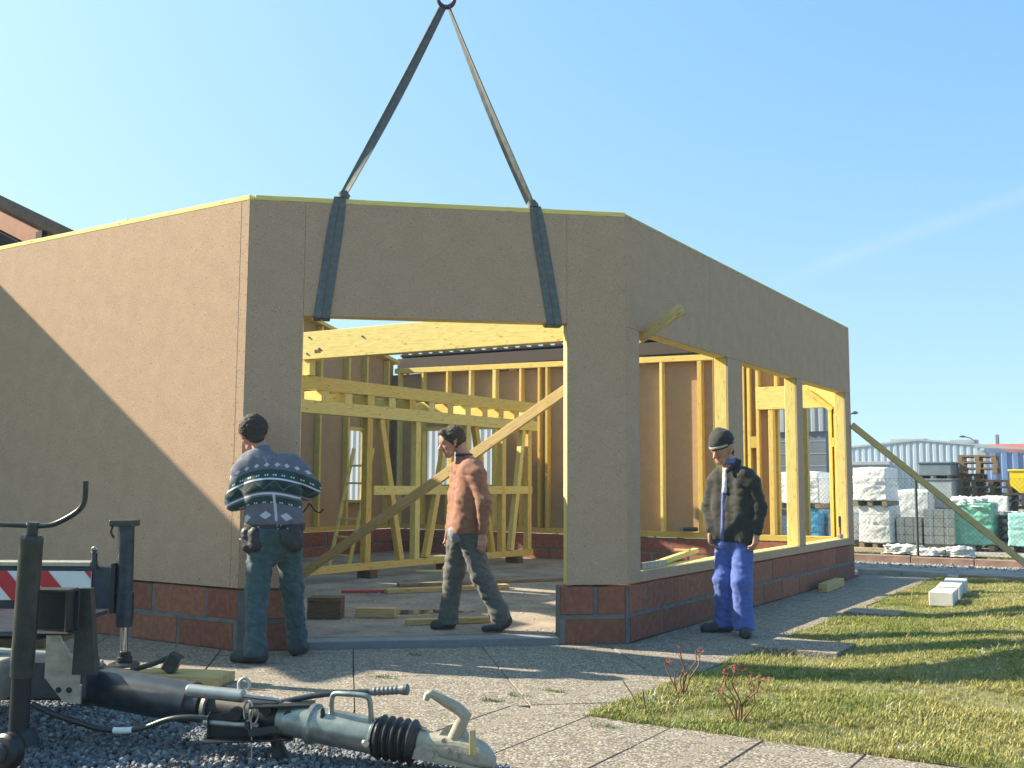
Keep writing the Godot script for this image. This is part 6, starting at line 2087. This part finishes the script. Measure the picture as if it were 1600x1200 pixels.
func hair_mesh(hd: Dictionary, seed_: int, crop := 0.0) -> ArrayMesh:
	var H: Callable = hd["at"]
	var fwd: Vector3 = hd["fwd"]
	var up: Vector3 = hd["up"]
	var b := []
	b.append([H.call(0, 0.050 - crop, -0.026), H.call(0, 0.050 - crop, 0.020), 0.080, 0.072])
	b.append([H.call(-0.018, 0.036, -0.026), H.call(0.018, 0.036, -0.026), 0.076, 0.076])
	b.append([H.call(0, 0.0, -0.035), H.call(0, -0.045, -0.032), 0.070, 0.050])
	b.append([H.call(-0.03, 0.085, 0.055), H.call(0.03, 0.088, 0.055), 0.024, 0.024])
	for q in [-1.0, 1.0]:
		b.append([H.call(q * 0.062, 0.04, 0.01), H.call(q * 0.068, -0.005, 0.018), 0.022, 0.010])
	var cuts := [[H.call(0, 0.052, 0.070), (fwd * 0.95 - up * 0.30).normalized()]]
	cuts.append([H.call(0, 0.0, 0.032), (fwd * 0.75 - up * 0.66).normalized()])
	for e in b:
		e[2] *= 1.17
		e[3] *= 1.17
	return field(b, 0.0045, 0.015, 0.008, 24.0, seed_, cuts)

func people():
	var skin := mottled(lin(0.44, 0.225, 0.150), 0.16, 0.10, 0.55, 0.0, 131)
	skin.subsurf_scatter_enabled = true
	skin.subsurf_scatter_strength = 0.15
	var dark_hair := mottled(lin(0.034, 0.024, 0.017), 0.6, 0.03, 0.8, 0.0, 133)
	var brown_hair := mottled(lin(0.045, 0.030, 0.020), 0.6, 0.03, 0.8, 0.0, 134)
	var eye := plain(lin(0.05, 0.035, 0.03), 0.25)
	var leather := mottled(lin(0.022, 0.021, 0.022), 0.5, 0.12, 0.6, 0.0, 135)
	var shoe_m := mottled(lin(0.030, 0.034, 0.038), 0.5, 0.12, 0.75, 0.0, 136)

	# ================= man at the wall, seen from behind
	var o := thing("person", Vector3(-1.86, 0, 0.10), YARD_TURN)
	tag(o, "person seen from behind in patterned sweater and tool belt, at the left door post", "person")
	var head := Vector3(-0.185, 1.635, -0.11)
	var hd := head_bones(head, Vector3(-0.50, -0.42, -0.75), Vector3(-0.22, 1, -0.15))
	var neck := Vector3(-0.085, 1.49, -0.06)
	var ls := Vector3(-0.225, 1.395, -0.03)
	var rs := Vector3(0.165, 1.395, -0.05)
	var le := Vector3(-0.275, 1.135, 0.02)
	var re := Vector3(0.262, 1.235, -0.10)
	var lwr := Vector3(-0.200, 1.115, -0.24)
	var rwr := Vector3(0.175, 1.175, -0.33)
	var pel := Vector3(0.02, 0.93, 0.0)
	var lh := Vector3(-0.065, 0.90, 0.02)
	var rh := Vector3(0.115, 0.90, -0.02)
	var lk := Vector3(-0.075, 0.49, 0.07)
	var rk := Vector3(0.135, 0.50, -0.12)
	var la := Vector3(-0.055, 0.10, 0.17)
	var ra := Vector3(0.165, 0.10, -0.20)
	var st := begin()
	var bones := []
	bones.append_array(limb([neck + Vector3(0, -0.08, 0.01), neck + Vector3(-0.055, 0.085, -0.03)], [0.060, 0.054]))
	bones.append_array(limb([neck + Vector3(0, -0.05, 0), pel + Vector3(0, 0.15, 0), pel], [0.085, 0.09, 0.095]))
	bones.append_array(limb([ls, le, lwr], [0.055, 0.042, 0.028]))
	bones.append_array(limb([rs, re, rwr], [0.055, 0.042, 0.028]))
	bones.append_array(limb([neck + Vector3(0, -0.08, 0), ls], [0.07, 0.055]))
	bones.append_array(limb([neck + Vector3(0, -0.08, 0), rs], [0.07, 0.055]))
	bones.append_array(limb([lh, lk, la], [0.085, 0.056, 0.040]))
	bones.append_array(limb([rh, rk, ra], [0.085, 0.056, 0.040]))
	field_into(st, bones, 0.014, 0.04)
	field_into(st, hd["bones"], 0.005, 0.022)
	field_into(st, hand_bones(lwr, Vector3(0.35, 0.1, -1), Vector3(0.2, -1, 0.1), 1.0, 0.6), 0.004, 0.010)
	field_into(st, hand_bones(rwr, Vector3(-0.3, 0.1, -1), Vector3(-0.2, -1, 0.1), -1.0, 0.6), 0.004, 0.010)
	part("body", st.commit(), skin, o)
	part("hair", hair_mesh(hd, 3), dark_hair, o)
	var sw := []
	# broad bent back, full sleeves
	for q in [-0.11, 0.0, 0.10]:
		sw.append([Vector3(q - 0.045, 1.375, -0.05), Vector3(q * 0.85 + 0.005, 1.20, 0.025), 0.098, 0.110])
		sw.append([Vector3(q * 0.85 + 0.005, 1.20, 0.025), Vector3(q * 0.80 + 0.02, 1.03, 0.015), 0.110, 0.110])
	sw.append([neck + Vector3(0.005, -0.11, 0.02), neck + Vector3(-0.012, 0.0, 0.0), 0.120, 0.070])
	sw.append_array(limb([ls + Vector3(0.05, 0.0, 0), ls + Vector3(-0.005, -0.05, 0), le, le.lerp(lwr, 0.85)], [0.094, 0.076, 0.060, 0.044]))
	sw.append_array(limb([rs + Vector3(-0.05, 0.0, 0), rs + Vector3(0.01, -0.04, 0), re, re.lerp(rwr, 0.85)], [0.094, 0.076, 0.060, 0.044]))
	sw.append_array(limb([Vector3(-0.06, 1.0, 0.0), Vector3(0.10, 1.0, 0.0)], [0.125, 0.125]))
	part("sweater", field(sw, 0.0085, 0.06, 0.012, 6.0, 4, [[Vector3(0, 0.965, 0), Vector3(0.02, -1, 0)]]), jumper_texture(), o)
	var jeans := cloth(lin(0.040, 0.078, 0.082), 141, 0.5)
	var tr := []
	tr.append_array(limb([Vector3(-0.055, 0.93, 0.0), Vector3(0.10, 0.93, -0.01)], [0.122, 0.122]))
	tr.append_array(limb([lh, lk, la + Vector3(0, 0.03, 0), la + Vector3(0.005, -0.03, 0.01)], [0.104, 0.080, 0.070, 0.078]))
	tr.append_array(limb([rh, rk, ra + Vector3(0, 0.03, 0), ra + Vector3(0.0, -0.02, 0.01)], [0.102, 0.078, 0.068, 0.074]))
	tr.append([lh + Vector3(0.01, -0.02, 0.05), lh + Vector3(0.02, -0.08, 0.04), 0.085, 0.07])
	tr.append([Vector3(0.025, 0.90, 0.02), Vector3(0.02, 0.76, 0.02), 0.10, 0.075])
	tr.append([rh + Vector3(-0.01, -0.02, 0.05), rh + Vector3(-0.01, -0.08, 0.04), 0.085, 0.07])
	part("jeans", field(tr, 0.0085, 0.035, 0.012, 10.0, 8, [[Vector3(0, 0.045, 0), Vector3.DOWN]]), jeans, o)
	var sh := shoe_bones(Vector3(0.0, 0, 0.19), Vector3(-1.0, 0, -0.25), 0.27)
	part("shoe", field(sh, 0.008, 0.03, 0.0, 9.0, 1, [[Vector3(0, 0.004, 0), Vector3.DOWN]]), shoe_m, o)
	sh = shoe_bones(Vector3(0.165, 0, -0.13), Vector3(0.12, 0, -1.0), 0.27)
	part("shoe", field(sh, 0.008, 0.03, 0.0, 9.0, 1, [[Vector3(0, 0.004, 0), Vector3.DOWN]]), shoe_m, o)
	# tool belt with pouches
	var belt := part("tool_belt", field(limb([Vector3(-0.065, 0.955, 0.0), Vector3(0.105, 0.955, -0.01)], [0.137, 0.137]), 0.009, 0.03, 0.0, 9.0, 1, [[Vector3(0, 0.985, 0), Vector3.UP], [Vector3(0, 0.925, 0), Vector3.DOWN]]), leather, o)
	part("pouch", field([[Vector3(-0.155, 0.90, 0.07), Vector3(-0.135, 0.82, 0.08), 0.055, 0.060], [Vector3(-0.09, 0.91, 0.12), Vector3(-0.085, 0.82, 0.125), 0.045, 0.048]], 0.008, 0.02, 0.006, 20.0, 2), leather, belt)
	part("pouch", field([[Vector3(0.18, 0.91, 0.08), Vector3(0.19, 0.83, 0.085), 0.055, 0.062], [Vector3(0.13, 0.91, 0.12), Vector3(0.14, 0.86, 0.125), 0.045, 0.045]], 0.008, 0.02, 0.006, 20.0, 3), leather, belt)
	for e in [Vector3(-0.10, 0.945, 0.165), Vector3(-0.06, 0.955, 0.165), Vector3(0.075, 0.965, 0.155), Vector3(0.10, 0.965, 0.15), Vector3(0.08, 0.94, 0.16), Vector3(0.15, 0.945, 0.16), Vector3(-0.17, 0.93, 0.128)]:
		part("rivet", field([[e, e + Vector3(0.001, 0, 0), 0.006, 0.006]], 0.003, 0.002), M.zinc, belt)
	part("hammer_loop", tube([Vector3(-0.225, 0.86, 0.04), Vector3(-0.205, 0.855, 0.05), Vector3(-0.17, 0.86, 0.07)], 0.008, 8), M.zinc, belt)

	# ================= man walking behind the doorway
	o = thing("person", Vector3(-1.27, 0.06, -1.56), YARD_TURN)
	tag(o, "person in rust brown sweater walking to the left behind the doorway", "person")
	head = Vector3(-0.130, 1.560, 0.0)
	hd = head_bones(head, Vector3(-1, -0.30, 0.30), Vector3(-0.22, 1, 0.0))
	neck = Vector3(-0.015, 1.445, 0.0)
	# near (left) side towards +z
	var ns_ := Vector3(0.075, 1.335, 0.165)
	var ne := Vector3(0.150, 1.06, 0.240)
	var nw := Vector3(0.140, 0.80, 0.215)
	var fs := Vector3(-0.075, 1.34, -0.15)
	var fe := Vector3(-0.085, 1.06, -0.20)
	var fw := Vector3(-0.150, 0.83, -0.14)
	var nh := Vector3(0.0, 0.87, 0.075)
	var fh := Vector3(-0.05, 0.87, -0.075)
	# front leg is the near one's partner: left leg behind, right leg in front
	var nk := Vector3(0.125, 0.465, 0.09)
	var na := Vector3(0.285, 0.145, 0.08)
	var fk := Vector3(-0.105, 0.47, -0.08)
	var fa := Vector3(-0.150, 0.085, -0.08)
	st = begin()
	bones = []
	bones.append_array(limb([neck + Vector3(0.02, -0.08, 0), neck + Vector3(-0.05, 0.09, 0)], [0.058, 0.055]))
	bones.append_array(limb([neck + Vector3(0.01, -0.06, 0), Vector3(0.0, 1.05, 0), Vector3(-0.02, 0.9, 0)], [0.08, 0.085, 0.09]))
	bones.append_array(limb([neck + Vector3(0.01, -0.09, 0), ns_, ne, nw], [0.05, 0.036, 0.034, 0.027]))
	bones.append_array(limb([neck + Vector3(0.01, -0.09, 0), fs, fe, fw], [0.05, 0.036, 0.034, 0.027]))
	bones.append_array(limb([nh, nk, na], [0.08, 0.055, 0.038]))
	bones.append_array(limb([fh, fk, fa], [0.08, 0.055, 0.038]))
	field_into(st, bones, 0.014, 0.04)
	field_into(st, hd["bones"], 0.0045, 0.022)
	field_into(st, hand_bones(nw, Vector3(-0.05, -1, 0.0), Vector3(-0.3, 0.0, -1), 1.0, 0.45), 0.0038, 0.010)
	field_into(st, hand_bones(fw, Vector3(-0.10, -1, 0.0), Vector3(-0.3, 0.0, 1), -1.0, 0.45), 0.0038, 0.010)
	part("body", st.commit(), skin, o)
	part("hair", hair_mesh(hd, 5, 0.006), brown_hair, o)
	eyes_and_brows(o, hd, eye, brown_hair)
	var rust := cloth(lin(0.25, 0.108, 0.062), 143, 0.25)
	sw = []
	for q in [-0.10, 0.0, 0.10]:
		sw.append([Vector3(0.0 + q * 0.35, 1.325, q * 0.95), Vector3(-0.010 + q * 0.35, 1.10, q), 0.105, 0.115])
		sw.append([Vector3(-0.010 + q * 0.35, 1.10, q), Vector3(-0.025 + q * 0.3, 0.86, q * 0.9), 0.115, 0.125])
	sw.append([neck + Vector3(0.012, -0.10, 0), neck + Vector3(-0.008, -0.025, 0), 0.105, 0.070])
	sw.append_array(limb([ns_ + Vector3(-0.02, 0.0, -0.04), ns_ + Vector3(0.01, -0.05, 0.01), ne, ne.lerp(nw, 0.94)], [0.085, 0.074, 0.060, 0.042]))
	sw.append_array(limb([fs + Vector3(0.02, 0.0, 0.04), fs + Vector3(-0.005, -0.05, -0.01), fe, fe.lerp(fw, 0.94)], [0.085, 0.072, 0.058, 0.040]))
	part("sweater", field(sw, 0.0085, 0.028, 0.012, 6.0, 14, [[Vector3(0, 0.80, 0), Vector3(0.03, -1, 0)]]), rust, o)
	part("shirt_tail", field([[Vector3(-0.075, 0.84, -0.05), Vector3(-0.065, 0.80, 0.08), 0.082, 0.082], [Vector3(-0.02, 0.84, -0.05), Vector3(-0.02, 0.80, 0.08), 0.085, 0.085]], 0.009, 0.03, 0.008, 12.0, 5, [[Vector3(0, 0.735, 0), Vector3(0.08, -1, 0)]]), cloth(lin(0.20, 0.19, 0.23), 144), o)
	part("collar", field(circle_bones(neck + Vector3(-0.012, 0.008, 0), 0.060, 0.014), 0.006, 0.01), cloth(lin(0.035, 0.032, 0.038), 145), o)
	var chino := cloth(lin(0.095, 0.095, 0.083), 146, 0.3)
	tr = []
	tr.append_array(limb([Vector3(-0.03, 0.82, -0.06), Vector3(-0.01, 0.82, 0.06)], [0.112, 0.112]))
	tr.append_array(limb([nh, nk, na + Vector3(-0.012, 0.03, 0), na + Vector3(0.0, -0.03, 0)], [0.105, 0.082, 0.074, 0.086]))
	tr.append_array(limb([fh, fk, fa + Vector3(0, 0.03, 0), fa + Vector3(0.0, -0.03, 0)], [0.105, 0.084, 0.076, 0.088]))
	part("trousers", field(tr, 0.0085, 0.035, 0.011, 9.0, 18, [[fa + Vector3(0, -0.045, 0), Vector3(0, -1, 0)]]), chino, o)
	sh = shoe_bones(Vector3(-0.125, 0.0, -0.08), Vector3(-1, 0, 0.25), 0.20)
	part("shoe", field(sh, 0.008, 0.03, 0.0, 9.0, 1, [[Vector3(0, 0.003, 0), Vector3.DOWN]]), shoe_m, o)
	sh = []
	sh.append([na + Vector3(0.06, -0.05, 0), na + Vector3(0.0, -0.095, 0.02), 0.042, 0.040])
	sh.append([na + Vector3(0.0, -0.095, 0.02), na + Vector3(-0.12, -0.110, 0.05), 0.040, 0.032])
	sh.append([na + Vector3(0.03, -0.02, 0), na + Vector3(0.045, -0.065, 0), 0.042, 0.045])
	part("shoe", field(sh, 0.008, 0.03, 0.0, 9.0, 1, [[Vector3(0, 0.003, 0), Vector3.DOWN]]), shoe_m, o)

	# ================= man in the black jacket beside the right wall
	o = thing("person", Vector3(0.53, 0, -3.02), YARD_TURN)
	tag(o, "person in black jacket, blue trousers and striped woolly hat, beside the right wall", "person")
	head = Vector3(-0.085, 1.582, 0.02)
	hd = head_bones(head, Vector3(-0.86, -0.42, 0.55), Vector3(-0.20, 1, 0.12))
	neck = Vector3(-0.01, 1.445, 0.0)
	ls = Vector3(0.125, 1.345, 0.135)
	le = Vector3(0.190, 1.075, 0.160)
	lwr = Vector3(0.150, 0.865, 0.200)
	rs = Vector3(-0.125, 1.345, -0.125)
	re = Vector3(-0.180, 1.08, -0.160)
	rwr = Vector3(-0.185, 0.855, -0.06)
	lh = Vector3(0.065, 0.86, 0.06)
	rh = Vector3(-0.055, 0.86, -0.06)
	lk = Vector3(0.040, 0.46, 0.11)
	rk = Vector3(-0.085, 0.47, -0.04)
	la = Vector3(0.060, 0.09, 0.075)
	ra = Vector3(-0.070, 0.09, -0.14)
	st = begin()
	bones = []
	bones.append_array(limb([neck + Vector3(0.01, -0.08, 0), neck + Vector3(-0.045, 0.085, 0.01)], [0.058, 0.054]))
	bones.append_array(limb([neck + Vector3(0, -0.06, 0), Vector3(0.0, 1.05, 0), Vector3(0, 0.9, 0)], [0.075, 0.08, 0.085]))
	bones.append_array(limb([neck + Vector3(0, -0.10, 0), ls, le, lwr], [0.05, 0.034, 0.034, 0.027]))
	bones.append_array(limb([neck + Vector3(0, -0.10, 0), rs, re, rwr], [0.05, 0.034, 0.034, 0.027]))
	bones.append_array(limb([lh, lk, la], [0.08, 0.055, 0.038]))
	bones.append_array(limb([rh, rk, ra], [0.08, 0.055, 0.038]))
	field_into(st, bones, 0.014, 0.04)
	field_into(st, hd["bones"], 0.0045, 0.022)
	field_into(st, hand_bones(lwr, Vector3(-0.15, -1, 0.1), Vector3(-0.8, 0.0, -0.6), 1.0, 0.55), 0.0038, 0.010)
	field_into(st, hand_bones(rwr, Vector3(0.0, -1, 0.1), Vector3(0.6, 0.0, 0.6), -1.0, 0.7), 0.0038, 0.010)
	part("body", st.commit(), skin, o)
	part("hair", field([[hd["at"].call(0, 0.02, -0.03), hd["at"].call(0, -0.035, -0.035), 0.083, 0.058]], 0.006, 0.01, 0.006, 30.0, 9, [[hd["at"].call(0, 0, -0.01), hd["fwd"]]]), dark_hair, o)
	eyes_and_brows(o, hd, eye, dark_hair)
	var H: Callable = hd["at"]
	var hat_b := [[H.call(0, 0.055, -0.024), H.call(0, 0.050, 0.016), 0.090, 0.084], [H.call(-0.015, 0.085, -0.012), H.call(0.015, 0.09, -0.012), 0.078, 0.074], [H.call(0, 0.135, -0.016), H.call(0, 0.145, -0.016), 0.040, 0.030]]
	var upv: Vector3 = hd["up"]
	for e in hat_b:
		e[2] *= 1.12
		e[3] *= 1.12
	var knit := cloth(lin(0.020, 0.022, 0.018), 147, 0.35)
	var hat := part("woolly_hat", field(hat_b, 0.006, 0.03, 0.003, 30.0, 2, [[H.call(0, 0.022, 0), -upv]]), knit, o)
	var band := []
	for b in hat_b.slice(0, 1): band.append([b[0], b[1], b[2] + 0.004, b[3] + 0.004])
	part("pale_stripe", field(band, 0.004, 0.02, 0.0, 9.0, 1, [[H.call(0, 0.054, 0), upv], [H.call(0, 0.036, 0), -upv]]), cloth(lin(0.33, 0.34, 0.32), 148), hat)
	var jb := cloth(lin(0.020, 0.021, 0.016), 149, 0.3)
	var jk := []
	# facing left and a little this way: shoulder line from (-,-z) to (+,+z)
	for q in [-1.0, 0.0, 1.0]:
		jk.append([Vector3(0.070 * q, 1.335, 0.080 * q), Vector3(0.072 * q, 1.10, 0.080 * q), 0.092, 0.098])
		jk.append([Vector3(0.072 * q, 1.10, 0.080 * q), Vector3(0.082 * q, 0.84, 0.090 * q), 0.098, 0.117])
	jk.append([neck + Vector3(0.02, -0.09, -0.005), neck + Vector3(0.015, 0.0, -0.005), 0.092, 0.074])
	jk.append_array(limb([ls + Vector3(-0.03, 0, -0.03), ls + Vector3(0.01, -0.05, 0.0), le, le.lerp(lwr, 0.90)], [0.078, 0.070, 0.060, 0.046]))
	jk.append_array(limb([rs + Vector3(0.03, 0, 0.03), rs + Vector3(-0.01, -0.05, 0.0), re, re.lerp(rwr, 0.90)], [0.078, 0.068, 0.058, 0.044]))
	var front := Vector3(-0.75, 0, 0.66)
	part("jacket", field(jk, 0.0085, 0.03, 0.009, 8.0, 24, [[Vector3(0, 0.785, 0), Vector3(-0.05, -1, 0)], [neck + Vector3(0.02, 0.055, 0), Vector3(-0.35, 1, 0.1)]]), jb, o)
	# open front: pale shirt and blue bib showing between the jacket edges
	var fr := func(y: float, side: float, out: float) -> Vector3:
		return Vector3(0, y, 0) + front * out + Vector3(0.66, 0, 0.75) * side
	part("shirt", field([[fr.call(1.40, -0.012, 0.068), fr.call(1.22, -0.015, 0.098), 0.032, 0.022]], 0.006, 0.01, 0.004, 18.0, 4), cloth(lin(0.62, 0.60, 0.62), 150, 0.12), o)
	part("bib", field([[fr.call(1.24, -0.030, 0.088), fr.call(0.82, -0.034, 0.104), 0.018, 0.022]], 0.007, 0.012, 0.004, 14.0, 6), cloth(lin(0.085, 0.13, 0.36), 151), o)
	part("neck_scarf", field(circle_bones(neck + Vector3(-0.025, 0.030, 0.005), 0.054, 0.022), 0.006, 0.012, 0.006, 25.0, 3), cloth(lin(0.10, 0.12, 0.26), 152, 0.5), o)
	part("collar", field([[neck + Vector3(0.055, 0.03, 0.065), neck + Vector3(-0.055, -0.05, 0.105), 0.016, 0.020], [neck + Vector3(0.06, 0.035, 0.06), neck + Vector3(0.075, 0.035, -0.04), 0.016, 0.016], [neck + Vector3(0.06, 0.03, -0.06), neck + Vector3(-0.10, -0.06, -0.045), 0.016, 0.020]], 0.006, 0.02), jb, o)
	part("pocket_zip", tube([fr.call(1.0, 0.10, 0.098), fr.call(0.93, 0.125, 0.090)], 0.004, 6), M.zinc_dull, o)
	var blue := cloth(lin(0.070, 0.115, 0.37), 153, 0.25)
	tr = []
	tr.append_array(limb([Vector3(0.058, 0.80, 0.042), Vector3(-0.040, 0.80, -0.055)], [0.096, 0.096]))
	tr.append_array(limb([lh + Vector3(0.005, -0.03, -0.01), lk, la + Vector3(0, 0.04, 0), la + Vector3(0.0, -0.03, 0.01)], [0.096, 0.084, 0.080, 0.090]))
	tr.append_array(limb([rh + Vector3(0.005, -0.03, -0.01), rk, ra + Vector3(0, 0.04, 0), ra + Vector3(0.0, -0.02, 0.0)], [0.094, 0.082, 0.076, 0.086]))
	part("trousers", field(tr, 0.0085, 0.035, 0.010, 9.0, 28, [[Vector3(0, 0.042, 0), Vector3.DOWN]]), blue, o)
	sh = shoe_bones(la + Vector3(0.01, -0.09, -0.03), Vector3(-0.15, 0, 1), 0.27)
	part("shoe", field(sh, 0.008, 0.03, 0.0, 9.0, 1, [[Vector3(0, 0.003, 0), Vector3.DOWN]]), shoe_m, o)
	sh = shoe_bones(ra + Vector3(0.05, -0.09, 0.0), Vector3(-1, 0, 0.12), 0.28)
	part("shoe", field(sh, 0.008, 0.03, 0.0, 9.0, 1, [[Vector3(0, 0.003, 0), Vector3.DOWN]]), shoe_m, o)

func circle_bones(c: Vector3, r: float, t: float) -> Array:
	var out := []
	for k in 12:
		var a := TAU * k / 12
		var b := TAU * (k + 1) / 12
		out.append([c + Vector3(cos(a) * r, 0, sin(a) * r), c + Vector3(cos(b) * r, 0, sin(b) * r), t, t])
	return out
